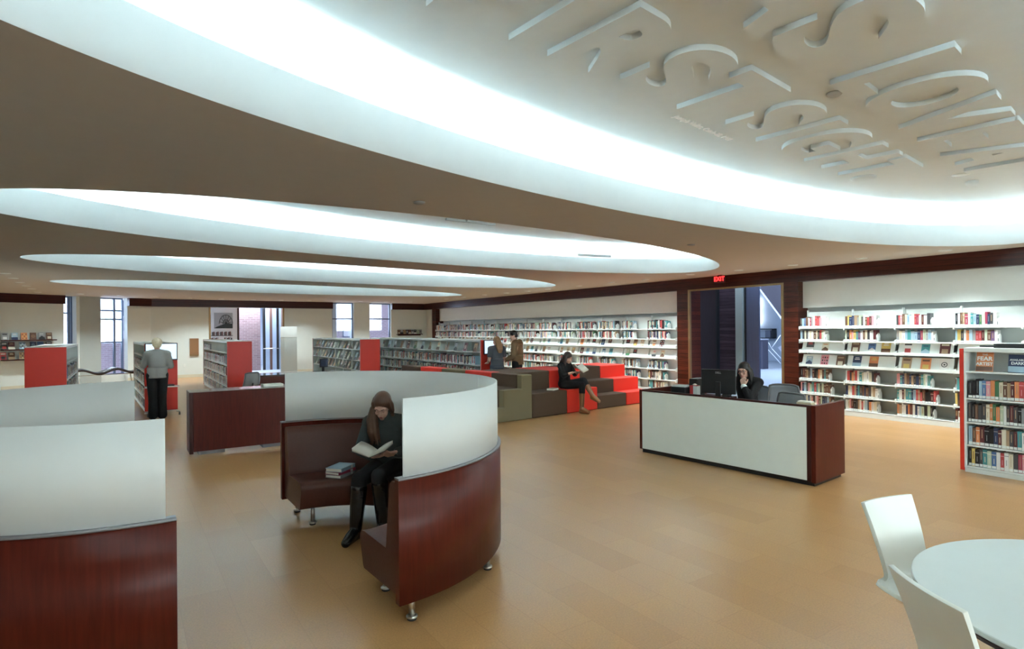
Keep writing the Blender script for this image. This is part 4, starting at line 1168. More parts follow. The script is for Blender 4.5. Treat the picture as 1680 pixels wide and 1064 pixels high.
for z in CZ[:-1]:
    stuff_row(2.31 + 0.02, 17.03, 22.36, z + 0.001, 0.24, fill=0.95)
    stuff_row(0.02, 0.03, 3.3, z + 0.052, 0.22, fill=0.9, M=CM)
    stuff_row(7.42, 12.43, 19.9, z + 0.001, 0.24, fill=0.97)
    stuff_row(-0.89, 13.8, 17.1, z + 0.001, 0.24, side=1, fill=0.85)
stuff_row(2.33, 17.03, 22.36, CZ[-1] + 0.001, 0.17, fill=0.3)
for i in range(8):
    bookend(7.41, 12.9 + i * 0.93, 0.911, 'white bookend on the upper book row of the longest bookcase, %s from the near end' % ORD[i])
for k in range(13):
    cn = random.choice(['white', 'pale blue', 'cream', 'pale green', 'tan', 'grey', 'maroon'])
    display(7.43, 12.75 + k * 0.52, 1.241, cn, random.randrange(5), '%s magazine facing out atop the longest bookcase, %s from its near end' % (cn, ORD[k]), 'magazines shown face out on the longest bookcase', s=1.1)
for z in (1.24, 0.91, 0.62):
    for k in range(14):
        cn = random.choice(['white', 'pale blue', 'cream', 'pale green', 'tan', 'grey', 'white', 'cream'])
        display(5.89, 17.0 + k * 0.355, z + 0.001, cn, random.randrange(5), '%s magazine on %s shelf of the magazine bookcase, %s from near end' % (cn, {1.24: 'top', 0.91: 'second', 0.62: 'third'}[z], ORD[k]), 'magazines on the magazine bookcase', s=1.15, tilt=0.4)

# dark wall shelves on the corner wall, local frame x along, -y into the room
shl = bpy.data.objects.new('wall_shelves', None); COL.objects.link(shl); shl.matrix_world = CH
tag(shl, 'three dark shelves of face out books on the wall at far left', 'shelf')
for z, x1 in ((1.60, 1.42), (1.30, 1.42), (0.975, 1.42)):
    MB().box(0.0, x1, -0.26, -0.002, z - 0.035, z).build('shelf', MAHOD, shl)
LC = [(1.60, [(0.08, 'grey'), (0.33, 'pale blue'), (0.58, 'orange'), (0.82, 'brown'), (1.05, 'grey'), (1.26, 'brown')]),
      (1.30, [(0.06, 'dark grey'), (0.25, 'maroon'), (0.53, 'pale blue'), (0.82, 'navy'), (1.02, 'blue'), (1.25, 'dark grey')]),
      (0.975, [(0.03, 'red'), (0.25, 'brown'), (0.53, 'tan'), (0.8, 'navy')])]
for z, lst in LC:
    for k, (s, cn) in enumerate(lst):
        display(0, 0, 0, cn, k % 5, '%s book on %s dark wall shelf at far left, %s from left' % (cn, {1.60: 'the top', 1.30: 'the middle', 0.975: 'the bottom'}[z], ORD[k]), 'face out books at far left',
                s=1.1, M=CH @ Matrix.Translation((s, -0.12, z + 0.001)) @ Matrix.Rotation(PI / 2, 4, 'Z'), tilt=0.15)
cs = empty('wall_shelf', (11.65, YF, 0))
tag(cs, 'short dark shelf of books on the far wall near the right corner', 'shelf')
MB().box(-0.66, 0.62, -0.24, -0.002, 1.585, 1.62).build('board', MAHOD, cs)
MB().box(-0.6, 0.6, -0.03, -0.002, 1.54, 1.584).build('batten', MAHOD, cs)
for k in range(9):
    cn = ['brown', 'grey', 'tan', 'dark grey', 'maroon', 'grey', 'black', 'pale green', 'grey'][k]
    display(0, 0, 0, cn, k % 5, '%s book on the short far wall shelf by the corner, %s from left' % (cn, ORD[k]), 'books on the short far shelf', s=1.0,
            M=Matrix.Translation((11.08 + k * 0.14, YF - 0.12, 1.621)) @ Matrix.Rotation(PI / 2, 4, 'Z'), tilt=0.12)
so_ = STUFF.build('shelved_books', [BM[k] for k in SN])
tag(so_, 'rows of upright shelved books on the far shelves and bookcases', 'books', None, 'stuff')

# kiosks on the case ends
kio = monitor((0.70, 14.50, 1.20), 0.0, 0.60, 0.37, 0.0, 'wide lit catalogue screen on the red end of the castor bookcase', SCRN, 'catalogue_screen', cat='screen')
MB().box(-0.31, 0.31, -0.30, -0.01, -0.56, -0.535).build('keyboard_ledge', STEEL, kio)
MB().box(-0.1, 0.22, -0.24, -0.08, -0.534, -0.51).build('keyboard', BLACK, kio)
kio2 = monitor((7.72, 12.29, 1.18), 0.0, 0.56, 0.36, 0.0, 'lit catalogue screen on the red case end in front of the couple', SCRN, 'catalogue_screen', cat='screen')
MB().box(-0.29, 0.29, -0.30, -0.01, -0.45, -0.425).build('keyboard_ledge', STEEL, kio2)

# ------------------------------------------------------------------ stepped seating
ST = Matrix.Translation((5.95, 9.36, 0)) @ Matrix.Rotation(math.radians(5.9), 4, 'Z')
def step_block(x0, x1, tiers, cols, label, back=1.75, bevel=0.022):
    """tiers: list of (front y, top z) ; block along local x, rising away from the camera"""
    b = bpy.data.objects.new('seating_block', None); COL.objects.link(b); b.matrix_world = ST @ Matrix.Translation((x0, 0, 0))
    tag(b, label, 'seating block', 'blocks of the stepped seating')
    w = x1 - x0 - 0.004
    for i, (y, z) in enumerate(tiers):
        y2 = tiers[i + 1][0] if i + 1 < len(tiers) else back
        MB().box(0, w, y, y2 - 0.003, 0.004, z).build('step', cols, b, bevel, 3, 0.5)
    return b
step_block(0.905, 1.905, [(0, 0.50), (0.55, 0.89)], BROWNF, 'dark brown two-step seating block between olive end and the reader')
step_block(1.905, 2.86, [(0, 0.50), (0.53, 0.89)], REDF, 'red two-step seating block the reader sits on')
step_block(2.86, 3.86, [(0.0, 0.30), (0.38, 0.60), (0.80, 0.89)], BROWNF, 'dark brown three-step seating block right of the reader')
step_block(3.86, 4.80, [(0.0, 0.30), (0.38, 0.60), (0.80, 0.89)], REDF, 'red three-step seating block at the right end beside the desk')
# left-facing half: runs away from the camera
ce = bpy.data.objects.new('seating_block', None); COL.objects.link(ce); ce.matrix_world = ST
tag(ce, 'olive stepped end block of the seating with brown treads facing left', 'seating block', 'blocks of the stepped seating')
def prof_block(par, name, y0, y1, m, inset=0.0):
    pts = [(-0.75, 0.004), (0.90, 0.004), (0.90, 0.89), (0.63, 0.89), (0.63, 0.62), (0.16, 0.62), (0.16, 0.28), (-0.75, 0.28)]
    M = Matrix(((1, 0, 0, 0), (0, 0, 1, 0), (0, 1, 0, 0), (0, 0, 0, 1)))
    return MB().prism([(x, z) for x, z in pts], y0, y1, 0, M).build(name, m, par, 0.02, 3)
prof_block(ce, 'end_panel', 0.0, 0.16, OLIVEF)
prof_block(ce, 'stepped_cushion', 0.164, 1.0, BROWNF)
for i, (m, nm) in enumerate([(REDF, 'red left-facing seating block next behind the olive end block'), (OLIVEF, 'olive left-facing seating block between two red ones'),
                             (REDF, 'farther red left-facing seating block above the booth screen'), (BROWNF, 'farthest brown left-facing seating block above the booth screen')]):
    b = bpy.data.objects.new('seating_block', None); COL.objects.link(b); b.matrix_world = ST @ Matrix.Translation((0, 1.004 + i * 0.96, 0))
    tag(b, nm, 'seating block', 'blocks of the stepped seating')
    prof_block(b, 'stepped_cushion', 0.0, 0.955, m)

# ------------------------------------------------------------------ wavy bench in the corner window
be = empty('wavy_bench', (-0.45, 23.75, 0), math.radians(10))
tag(be, 'dark wavy daybed bench on metal legs in front of the corner window', 'bench')
mb = MB(); vs = []
for i in range(33):
    x = -0.95 + i * 0.06
    z = 0.48 + 0.07 * math.sin(i / 32 * 4 * PI)
    vs += [(x, -0.35, z), (x, 0.35, z), (x, 0.35, z + 0.08), (x, -0.35, z + 0.08)]
mb.add(vs, [(4 * i + j, 4 * i + (j + 1) % 4, 4 * i + 4 + (j + 1) % 4, 4 * i + 4 + j) for i in range(32) for j in range(4)] + [(0, 1, 2, 3), (131, 130, 129, 128)], 0, True)
mb.build('wavy_seat', mat('dark_grey_leather', (0.045, 0.04, 0.045), 0.25), be)
for x in (-0.8, 0.8):
    for y in (-0.3, 0.3): MB().tube([(x, y, 0), (x * 0.92, y, 0.44)], 0.015).build('leg', STEEL, be)
MB().tube([(-0.85, -0.3, 0.42), (0.85, -0.3, 0.42)], 0.012).build('rail', STEEL, be)

# ------------------------------------------------------------------ people
class Blob:
    """a union of balls and tapering rounded limbs, fused into one smooth closed surface"""
    def __init__(self):
        self.mb = MB()
    def ball(self, c, r, R=None, n=12):
        r = (r, r, r) if not hasattr(r, '__len__') else r
        c = Vector(c)
        vs = [Vector((0, 0, -1))]
        for i in range(1, n):
            t = PI * i / n
            for j in range(2 * n):
                a = PI * j / n
                vs.append(Vector((math.sin(t) * math.cos(a), math.sin(t) * math.sin(a), -math.cos(t))))
        vs.append(Vector((0, 0, 1)))
        m = 2 * n
        out = []
        for v in vs:
            p = Vector((v.x * r[0], v.y * r[1], v.z * r[2]))
            if R: p = R @ p
            out.append(p + c)
        fs = [(0, 1 + (j + 1) % m, 1 + j) for j in range(m)]
        for i in range(n - 2):
            fs += [(1 + i * m + j, 1 + i * m + (j + 1) % m, 1 + (i + 1) * m + (j + 1) % m, 1 + (i + 1) * m + j) for j in range(m)]
        e = len(vs) - 1
        fs += [(e, 1 + (n - 2) * m + j, 1 + (n - 2) * m + (j + 1) % m) for j in range(m)]
        self.mb.add(out, fs)
        return self
    def ecyl(self, c, rx, ry, h, n=28):
        pts = [(c[0] + rx * math.cos(2 * PI * j / n), c[1] + ry * math.sin(2 * PI * j / n)) for j in range(n)]
        self.mb.prism(pts, c[2] - h / 2, c[2] + h / 2)
        return self
    def limb(self, pts, rad, sq=(1, 1), n=14):
        """chain of points with radii; rounded ends"""
        pts = [Vector(p) for p in pts]
        for i in range(len(pts) - 1):
            a, b = pts[i], pts[i + 1]
            ra, rb = rad[i], rad[i + 1]
            d = b - a
            L = d.length
            if L < 1e-6: continue
            d /= L
            ref = Vector((0, 0, 1)) if abs(d.z) < 0.9 else Vector((0, 1, 0))
            u = (ref - d * ref.dot(d)).normalized(); w = d.cross(u)
            ring = []
            for k in range(6):      # start cap
                t = PI / 2 * k / 6
                ring.append((a - d * ra * math.cos(t), ra * math.sin(t)))
            ring.append((a, ra)); ring.append((b, rb))
            for k in range(1, 6):
                t = PI / 2 * k / 6
                ring.append((b + d * rb * math.sin(t), rb * math.cos(t)))
            ring[0] = (ring[0][0], 0.0004)
            ring.append((b + d * rb, 0.0004))
            vs = [c + (u * math.cos(2 * PI * j / n) + w * math.sin(2 * PI * j / n)) * r for c, r in ring for j in range(n)]
            K = len(ring)
            fs = [(q * n + j, q * n + (j + 1) % n, (q + 1) * n + (j + 1) % n, (q + 1) * n + j) for q in range(K - 1) for j in range(n)]
            fs += [list(range(n))[::-1], [(K - 1) * n + j for j in range(n)]]
            self.mb.add(vs, fs)
        return self
    def build(self, name, m, parent=None, voxel=0.008, smooth=4):
        me = self.mb.mesh(name, m)
        o = bpy.data.objects.new(name, me)
        COL.objects.link(o)
        r = o.modifiers.new('r', 'REMESH'); r.mode = 'VOXEL'; r.voxel_size = voxel; r.use_smooth_shade = True
        s = o.modifiers.new('s', 'SMOOTH'); s.iterations = smooth; s.factor = 0.5
        bpy.context.view_layer.update()
        nm = bpy.data.meshes.new_from_object(o.evaluated_get(bpy.context.evaluated_depsgraph_get()))
        nm.name = name
        o.modifiers.clear()
        o.data = nm
        if not nm.materials: nm.materials.append(m)
        for p in nm.polygons: p.use_smooth = True
        bpy.data.meshes.remove(me)
        if parent: o.parent = parent
        return o

def hand(B, w, d, n, s, curl=0.5, thumb=1, spread=0.10):
    """w wrist, d pointing direction, n palm normal (the way the palm faces), s scale, thumb side +1/-1"""
    w = Vector(w); d = Vector(d).normalized(); n = Vector(n); n = (n - d * n.dot(d)).normalized()
    x = d.cross(n)
    for i, (off, ln) in enumerate([(-0.030, 0.066), (-0.010, 0.074), (0.011, 0.070), (0.030, 0.056)]):
        off *= thumb * -1 * -1
        k = w + (d * 0.078 + x * off) * s
        B.limb([w + (d * 0.012 + x * off * 0.6) * s, k], [0.0135 * s, 0.0115 * s])
        p = k; a = curl * 0.6
        dirn = d + x * (off * spread / 0.03)
        for seg, r0, r1 in ((0.5, 0.0095, 0.0088), (0.3, 0.0088, 0.008), (0.2, 0.008, 0.0068)):
            v = (dirn * math.cos(a) + n * math.sin(a)).normalized()
            q = p + v * ln * seg * s * 1.15
            B.limb([p, q], [r0 * s, r1 * s])
            p = q; a += curl * 0.75
    t0 = w + (d * 0.022 - x * 0.026 * thumb) * s
    t1 = t0 + (d * 0.036 - x * 0.028 * thumb + n * 0.014) * s
    t2 = t1 + (d * 0.030 - x * 0.004 * thumb + n * 0.012 * (1 + curl)) * s
    B.limb([t0, t1, t2], [0.0145 * s, 0.0105 * s, 0.008 * s])

def head_prims(B, c, R, s=1.0, infl=0.0, face=True):
    P = lambda x, y, z: tuple(Vector(c) + R @ (Vector((x, y, z)) * s))
    B.ball(P(0, 0.012, 0.025), ((0.072 + infl) * s, (0.092 + infl) * s, (0.094 + infl) * s), R)
    if not face: return
    B.ball(P(0, -0.028, -0.038), (0.056 * s, 0.060 * s, 0.066 * s), R)
    B.ball(P(0, -0.060, -0.088), (0.026 * s, 0.024 * s, 0.020 * s), R)
    B.limb([P(0, -0.084, 0.018), P(0, -0.100, -0.022)], [0.0085 * s, 0.0125 * s])
    B.ball(P(-0.011, -0.090, -0.026), 0.0085 * s, R); B.ball(P(0.011, -0.090, -0.026), 0.0085 * s, R)
    B.limb([P(-0.045, -0.070, 0.036), P(-0.012, -0.083, 0.034)], [0.010 * s, 0.009 * s])
    B.limb([P(0.045, -0.070, 0.036), P(0.012, -0.083, 0.034)], [0.010 * s, 0.009 * s])
    B.ball(P(-0.036, -0.064, -0.020), 0.020 * s, R); B.ball(P(0.036, -0.064, -0.020), 0.020 * s, R)
    B.limb([P(-0.016, -0.083, -0.056), P(0.016, -0.083, -0.056)], [0.008 * s, 0.008 * s])
    for sx in (-1, 1):
        B.ball(P(sx * 0.074, 0.012, -0.004), (0.010 * s, 0.018 * s, 0.030 * s), R)

def person(loc, rz, label, J, s, wear, skin=SKIN, voxel=0.007, hair_fn=None, extra=None):
    """J: joints in the figure's own frame, facing -y. wear: dict of garment specs"""
    P = empty('person', loc, rz)
    tag(P, label, 'person')
    V = {k: Vector(v) for k, v in J.items() if k not in ('hr', 'hands', 'down', 'flatL')}
    hr = J.get('hr', (0, 0, 0))
    R = (Matrix.Rotation(hr[2], 3, 'Z') @ Matrix.Rotation(hr[0], 3, 'X') @ Matrix.Rotation(hr[1], 3, 'Y'))
    def torso(B, g=0.0, hip=True, w=1.0):
        pe, ch, nk = V['pelvis'], V['chest'], V['neck']
        ax = (nk - pe).normalized()
        q = Vector((0, 0, 1)).rotation_difference(ax).to_matrix()
        sh = (V['shR'] - V['shL']); ang = math.atan2(sh.y, sh.x) if abs(sh.x) > 1e-4 else 0
        ang = math.atan2(math.sin(ang), math.cos(ang))
        if abs(ang) > PI / 2: ang -= math.copysign(PI, ang)
        q2 = q @ Matrix.Rotation(ang, 3, 'Z')
        if hip: B.ball(pe + Vector((0, 0.01, 0)), ((0.150 * w + g) * s, (0.112 + g) * s, (0.12 + g) * s))
        for t_, rx_, ry_ in ((0.18, 0.142, 0.105), (0.36, 0.130, 0.100), (0.54, 0.126, 0.098), (0.74, 0.134, 0.102)):
            B.ball(pe.lerp(ch, t_), ((rx_ * w + g) * s, (ry_ + g) * s, (0.10 + g) * s), q2)
        B.ball(ch, ((0.145 * w + g) * s, (0.105 + g) * s, (0.16 + g) * s), q2)
        B.ball(ch.lerp(nk, 0.45), ((0.135 * w + g) * s, (0.085 + g) * s, (0.11 + g) * s), q2)
        for k in ('shL', 'shR'): B.limb([nk - ax * 0.03 * s, V[k]], [(0.050 + g) * s, (0.052 + g) * s])
    def arm(B, k, g=0.0, upto=1.0, r=(0.047, 0.040, 0.028)):
        a, e, w = V['sh' + k], V['el' + k], V['wr' + k]
        if upto <= 0.5:
            B.limb([a, a.lerp(e, upto * 2)], [(r[0] + g) * s, (r[1] + g + 0.006) * s])
        else:
            B.limb([a, e, e.lerp(w, (upto - 0.5) * 2)], [(r[0] + g) * s, (r[1] + g) * s, (r[2] + g) * s])
    def leg(B, k, g=0.0, a0=0.0, upto=1.0, r=(0.082, 0.056, 0.036), flare=0.0):
        h, kn, an = V['hp' + k], V['kn' + k], V['an' + k]
        if a0 < 0.5:
            B.limb([h, h.lerp(kn, 0.5), kn], [(r[0] + g) * s, ((r[0] + r[1]) / 2 + g) * s, (r[1] + g) * s])
        st_ = max(0, (a0 - 0.5) * 2)
        mid = kn.lerp(an, 0.32)
        B.limb([kn.lerp(an, st_), mid if st_ < 0.3 else kn.lerp(an, st_ + 0.05), kn.lerp(an, (upto - 0.5) * 2)], [(r[1] + g) * s, (r[1] * 0.96 + g) * s, (r[2] + g + flare) * s])
    def foot(B, k, g=0.0):
        an, to = V['an' + k], V['to' + k]
        heel = an + (an - to).normalized() * 0.035 * s; heel.z = min(an.z, max(to.z, an.z - 0.07 * s)) if J.get('flat' + k, True) is True else an.z - 0.04
        B.limb([an, heel], [(0.034 + g) * s, (0.030 + g) * s])
        B.limb([an, an.lerp(to, 0.55) + Vector((0, 0, 0.0)), to], [(0.036 + g) * s, (0.036 + g) * s, (0.028 + g) * s])
        B.limb([heel, to], [(0.028 + g) * s, (0.026 + g) * s])
    # body: one continuous surface
    B = Blob()
    torso(B)
    for k in 'LR':
        arm(B, k); leg(B, k); foot(B, k)
    B.limb([V['neck'] - Vector((0, 0, 0.02)), V['neck'].lerp(V['head'], 0.62)], [0.052 * s, 0.046 * s])
    head_prims(B, V['head'], R, s)
    for k, (d, n, curl, th) in J.get('hands', {}).items():
        hand(B, V['wr' + k], d, n, s * 1.02, curl, th)
    B.build('body', skin, P, voxel, 3)
    # face
    hp = lambda x, y, z: V['head'] + R @ (Vector((x, y, z)) * s)
    closed = J.get('down', False)
    for sx in (-1, 1):
        Bz = MB()
        bl = Blob(); bl.ball(hp(sx * 0.029, -0.071, 0.014), 0.0115 * s, R, 8)
        e = bl.mb.build('eye', SKIN if closed else EYEW, P)
        for f in e.data.polygons: f.use_smooth = True
        bl = Blob(); bl.ball(hp(sx * 0.029, -0.0795, 0.010 if closed else 0.0135), (0.0085 * s, 0.0042 * s, 0.0018 * s if closed else 0.005 * s), R, 8)
        bl.mb.build('iris' if not closed else 'eyelashes', IRIS, e)
        bl = Blob(); bl.limb([hp(sx * 0.014, -0.089, 0.037), hp(sx * 0.032, -0.085, 0.042), hp(sx * 0.047, -0.073, 0.036)], [0.0030 * s, 0.0032 * s, 0.002 * s], n=6)
        bl.mb.build('eyebrow', wear['hair'], P)
    bl = Blob(); bl.limb([hp(-0.020, -0.083, -0.054), hp(0, -0.0905, -0.051), hp(0.020, -0.083, -0.054)], [0.0035 * s, 0.0055 * s, 0.0035 * s], n=8)
    bl.limb([hp(-0.016, -0.083, -0.060), hp(0, -0.090, -0.0615), hp(0.016, -0.083, -0.060)], [0.0035 * s, 0.006 * s, 0.0035 * s], n=8)
    bl.build('lips', LIPS, P, 0.0025, 2)
    # clothes
    if 'trousers' in wear:
        m, a1, fl = wear['trousers'][:3]; tg = wear['trousers'][3] if len(wear['trousers']) > 3 else 0.014
        B = Blob()
        B.ball(V['pelvis'] + Vector((0, 0.01, 0.0)), (0.166 * s, 0.130 * s, 0.135 * s))
        for k in 'LR': leg(B, k, tg, 0, a1, flare=fl)
        B.build('trousers', m, P, voxel * 1.25, 4)
    if 'top' in wear:
        m, upto, g, low = wear['top']
        B = Blob()
        torso(B, g, hip=low, w=wear.get('w', 1.0))
        for k in 'LR': arm(B, k, g * 0.9, upto)
        if wear.get('hem'):
            q = V['pelvis'] + Vector((0, 0.008, wear['hem'])); B.ecyl(q, (0.148 * wear.get('w', 1) + g) * s, (0.112 + g) * s, 0.22)
        if wear.get('collar'):
            B.limb([V['neck'] - Vector((0, 0, 0.04)), V['neck'].lerp(V['head'], 0.42)], [0.066 * s, 0.061 * s])
        if wear.get('hood'):
            B.ball(V['neck'] + Vector((0, 0.10, -0.03)), (0.135 * s, 0.070 * s, 0.085 * s))
            B.ball(V['neck'] + Vector((0, 0.02, -0.01)), (0.105 * s, 0.085 * s, 0.052 * s))
        B.build('hooded_jacket' if wear.get('hood') else wear.get('topname', 'sweater'), m, P, voxel * 1.25, 4)
    if 'boots' in wear:
        m, frm = wear['boots']
        for k in 'LR':
            B = Blob(); leg(B, k, wear.get('bootg', 0.018), frm, 1.0); foot(B, k, 0.012)
            b = B.build('boot', m, P, voxel * 1.1, 3)
    if hair_fn:
        B = Blob(); hair_fn(B, V, R, s, hp)
        B.build('hair', wear['hair'], P, voxel, wear.get('hsm', 3))
    return P, V, R, hp

def open_book(loc, M, cover, label, w=0.15, h=0.22):
    """open book, local x across the two pages, y up the page, z out of the page"""
    b = bpy.data.objects.new('open_book', None); COL.objects.link(b)
    b.matrix_world = M
    tag(b, label, 'book')
    for sx in (-1, 1):
        n = 10
        vs = []
        for i in range(n + 1):
            q = i / n
            x = sx * w * q
            z = 0.026 * math.sin(q * PI * 0.62) - 0.004 + 0.055 * q
            vs += [(x, -h / 2, z), (x, h / 2, z), (x, h / 2, 0.055 * q - 0.008), (x, -h / 2, 0.055 * q - 0.008)]
        fs = [(4 * i + j, 4 * i + (j + 1) % 4, 4 * i + 4 + (j + 1) % 4, 4 * i + 4 + j) for i in range(n) for j in range(4)] + [(0, 1, 2, 3), (4 * n + 3, 4 * n + 2, 4 * n + 1, 4 * n)]
        MB().add(vs, fs, 0, True).build('page_block', PAPER, b)
        MB().add([(0, -h / 2 - 0.004, -0.010), (sx * (w + 0.005), -h / 2 - 0.004, 0.046), (sx * (w + 0.005), h / 2 + 0.004, 0.046), (0, h / 2 + 0.004, -0.010),
                  (0, -h / 2 - 0.004, -0.013), (sx * (w + 0.005), -h / 2 - 0.004, 0.043), (sx * (w + 0.005), h / 2 + 0.004, 0.043), (0, h / 2 + 0.004, -0.013)],
                 [(0, 1, 2, 3), (7, 6, 5, 4), (0, 4, 5, 1), (1, 5, 6, 2), (2, 6, 7, 3), (3, 7, 4, 0)]).build('cover', cover, b)
    return b
def frame(loc, x, y):
    x = Vector(x).normalized(); y = Vector(y); y = (y - x * y.dot(x)).normalized(); z = x.cross(y)
    return Matrix(((x.x, y.x, z.x, loc[0]), (x.y, y.y, z.y, loc[1]), (x.z, y.z, z.z, loc[2]), (0, 0, 0, 1)))

BLKW = mat('black_cloth', (0.006, 0.006, 0.007), 0.9)
HBROWN = mat('brown_hair', (0.10, 0.042, 0.020), 0.42, var=0.5, scale=30, stretch=(6, 6, 0.5))
HBLACK = mat('black_hair', (0.010, 0.008, 0.008), 0.35, var=0.3, scale=30, stretch=(6, 6, 0.5))
HBLOND = mat('dark_blond_hair', (0.26, 0.14, 0.06), 0.5, var=0.4, scale=30, stretch=(6, 6, 0.5))
HGREY = mat('pale_blond_hair', (0.62, 0.50, 0.34), 0.6, var=0.3, scale=40)
BOOTL = mat('black_boot_leather', (0.010, 0.010, 0.011), 0.22, var=0.3, scale=18, bump=0.5)

# --- the reader in the booth
def long_hair_front(B, V, R, s, hp):
    B.ball(hp(0, 0.0265, 0.047), (0.085 * s, 0.099 * s, 0.094 * s), R)
    B.ball(hp(0, 0.06, -0.03), (0.074 * s, 0.058 * s, 0.080 * s), R)
    for sx in (-1, 1):
        B.limb([hp(sx * 0.072, -0.020, 0.06), hp(sx * 0.078, -0.026, 0.02), hp(sx * 0.080, -0.015, -0.03)], [0.014 * s, 0.015 * s, 0.016 * s])
    for sx in (-1, 1):
        B.limb([hp(sx * 0.060, 0.02, 0.075), hp(sx * 0.080, 0.012, 0.02), hp(sx * 0.082, 0.01, -0.05)], [0.026 * s, 0.027 * s, 0.024 * s])
    base = hp(-0.080, -0.018, -0.01)
    for k in range(7):
        o = Vector((-0.024 + 0.010 * k, -0.010 * (k % 3), 0))
        B.limb([base + o * 0.5, base + o + Vector((-0.014, -0.015, -0.10)), base + o * 1.2 + Vector((-0.002, -0.030, -0.21)), base + o * 1.4 + Vector((0.018, -0.026, -0.31 - 0.014 * (k % 2)))],
               [0.022, 0.025, 0.021, 0.005])
    b2 = hp(0.078, 0.01, -0.02)
    B.limb([b2, b2 + Vector((0.004, 0.03, -0.08)), b2 + Vector((-0.01, 0.06, -0.16))], [0.02, 0.02, 0.014])
J1 = dict(pelvis=(0.0, 0.05, 0.545), chest=(0.0, 0.0, 0.83), neck=(0.005, -0.045, 1.005), head=(-0.015, -0.115, 1.105), hr=(0.62, 0.05, 0.0),
          shR=(-0.165, -0.02, 0.945), shL=(0.17, -0.01, 0.945), elR=(-0.215, -0.13, 0.715), elL=(0.225, -0.10, 0.705), wrR=(-0.045, -0.315, 0.695), wrL=(0.175, -0.33, 0.735),
          hpR=(-0.085, 0.01, 0.53), hpL=(0.085, 0.01, 0.53), knR=(-0.135, -0.41, 0.51), knL=(0.045, -0.43, 0.555), anR=(-0.165, -0.43, 0.085), anL=(0.055, -0.36, 0.11),
          toR=(-0.19, -0.60, 0.035), toL=(0.03, -0.53, 0.04), down=True,
          hands=dict(R=((0.55, -0.65, 0.1), (0.0, 0.1, 1.0), 0.25, 1), L=((-0.55, -0.6, -0.05), (-0.4, 0.3, 0.6), 0.9, -1)))
RZ1 = -math.radians(38)
p1, V1, R1, hp1 = person((2.05, 5.13, 0), RZ1, 'woman in grey turtleneck and tall black boots reading in the leather booth', J1, 0.98,
       dict(trousers=(BLKW, 0.62, 0), top=(mat('charcoal_knit', (0.040, 0.048, 0.046), 0.95, var=0.15, scale=120), 0.96, 0.022, True), collar=True, boots=(BOOTL, 0.58), hair=HBROWN, topname='turtleneck'),
       voxel=0.0055, hair_fn=long_hair_front)
PM = Matrix.Translation((2.05, 5.13, 0)) @ Matrix.Rotation(RZ1, 4, 'Z')
open_book(None, PM @ frame((-0.01, -0.41, 0.748), (1, -0.08, 0.04), (-0.14, 0.98, 0.10)), BM['dark grey'], 'open book with cream pages held by the woman in the booth', 0.145, 0.20)
# the hands' mirror: a small ring bracelet
MB().lathe([(0.033, -0.004), (0.036, 0.0), (0.033, 0.004), (0.031, 0.0)], n=20, M=Matrix.Translation(V1['wrL']) @ Matrix.Rotation(1.0, 4, 'Y')).build('bracelet', CHROME, p1)
# three books on the seat
for k, (cn, dz, r, w_, h_, t) in enumerate([('grey', 0.426, 0.15, 0.17, 0.24, 0.027), ('crimson', 0.455, 0.05, 0.165, 0.24, 0.026), ('pale blue', 0.483, 0.22, 0.17, 0.245, 0.034)]):
    b = empty('book', (1.72, 5.50, dz), 0.50 + r)
    tag(b, ['bottom book, grey, of the stack of three on the booth seat', 'middle book, red spined, of the stack of three on the booth seat', 'top book, pale blue, of the stack of three on the booth seat'][k], 'book', 'stacked books on the booth seat')
    MB().box(-h_ / 2, h_ / 2, -w_ / 2, w_ / 2, 0, 0.003).box(-h_ / 2, h_ / 2, -w_ / 2, w_ / 2, t - 0.003, t).box(-h_ / 2, h_ / 2, -w_ / 2, -w_ / 2 + 0.003, 0.003, t - 0.003).build('cover', BM[cn], b)
    MB().box(-h_ / 2 + 0.004, h_ / 2 - 0.004, -w_ / 2 + 0.0035, w_ / 2 - 0.005, 0.0035, t - 0.0035).build('pages', PAPER, b)
    MB().box(h_ * 0.18, h_ * 0.32, -w_ / 2 - 0.001, -w_ / 2 - 0.0002, 0.002, t - 0.002).build('spine_label', SHELFW, b)

# --- standing woman at the castor bookcase, seen from behind
def short_hair(B, V, R, s, hp):
    B.ball(hp(0, 0.028, 0.045), (0.090 * s, 0.098 * s, 0.092 * s), R)
    B.ball(hp(0, 0.05, -0.015), (0.080 * s, 0.070 * s, 0.070 * s), R)
    for k in range(16):
        a = 2 * PI * k / 16
        B.ball(hp(0.074 * math.cos(a), 0.05 + 0.045 * math.sin(a * 2) * 0.4, 0.045 + 0.075 * math.sin(a)), 0.026 * s, R, 8)
J2 = dict(pelvis=(0, 0.0, 0.94), chest=(0, 0.0, 1.24), neck=(0, 0.0, 1.42), head=(0, -0.035, 1.545), hr=(0.25, 0, 0.0),
          shR=(-0.175, 0.0, 1.35), shL=(0.175, 0.0, 1.35), elR=(-0.245, -0.03, 1.10), elL=(0.24, -0.07, 1.12), wrR=(-0.17, -0.24, 1.08), wrL=(0.20, -0.25, 1.22),
          hpR=(-0.095, 0, 0.92), hpL=(0.095, 0, 0.92), knR=(-0.085, -0.02, 0.48), knL=(0.085, -0.02, 0.48), anR=(-0.085, 0.02, 0.08), anL=(0.085, 0.02, 0.08),
          toR=(-0.10, -0.15, 0.032), toL=(0.10, -0.15, 0.032), hands=dict(R=((0.3, -1, 0), (0, 0, -1), 0.5, 1), L=((-0.1, -1, 0.2), (0, 0, -1), 0.3, -1)))
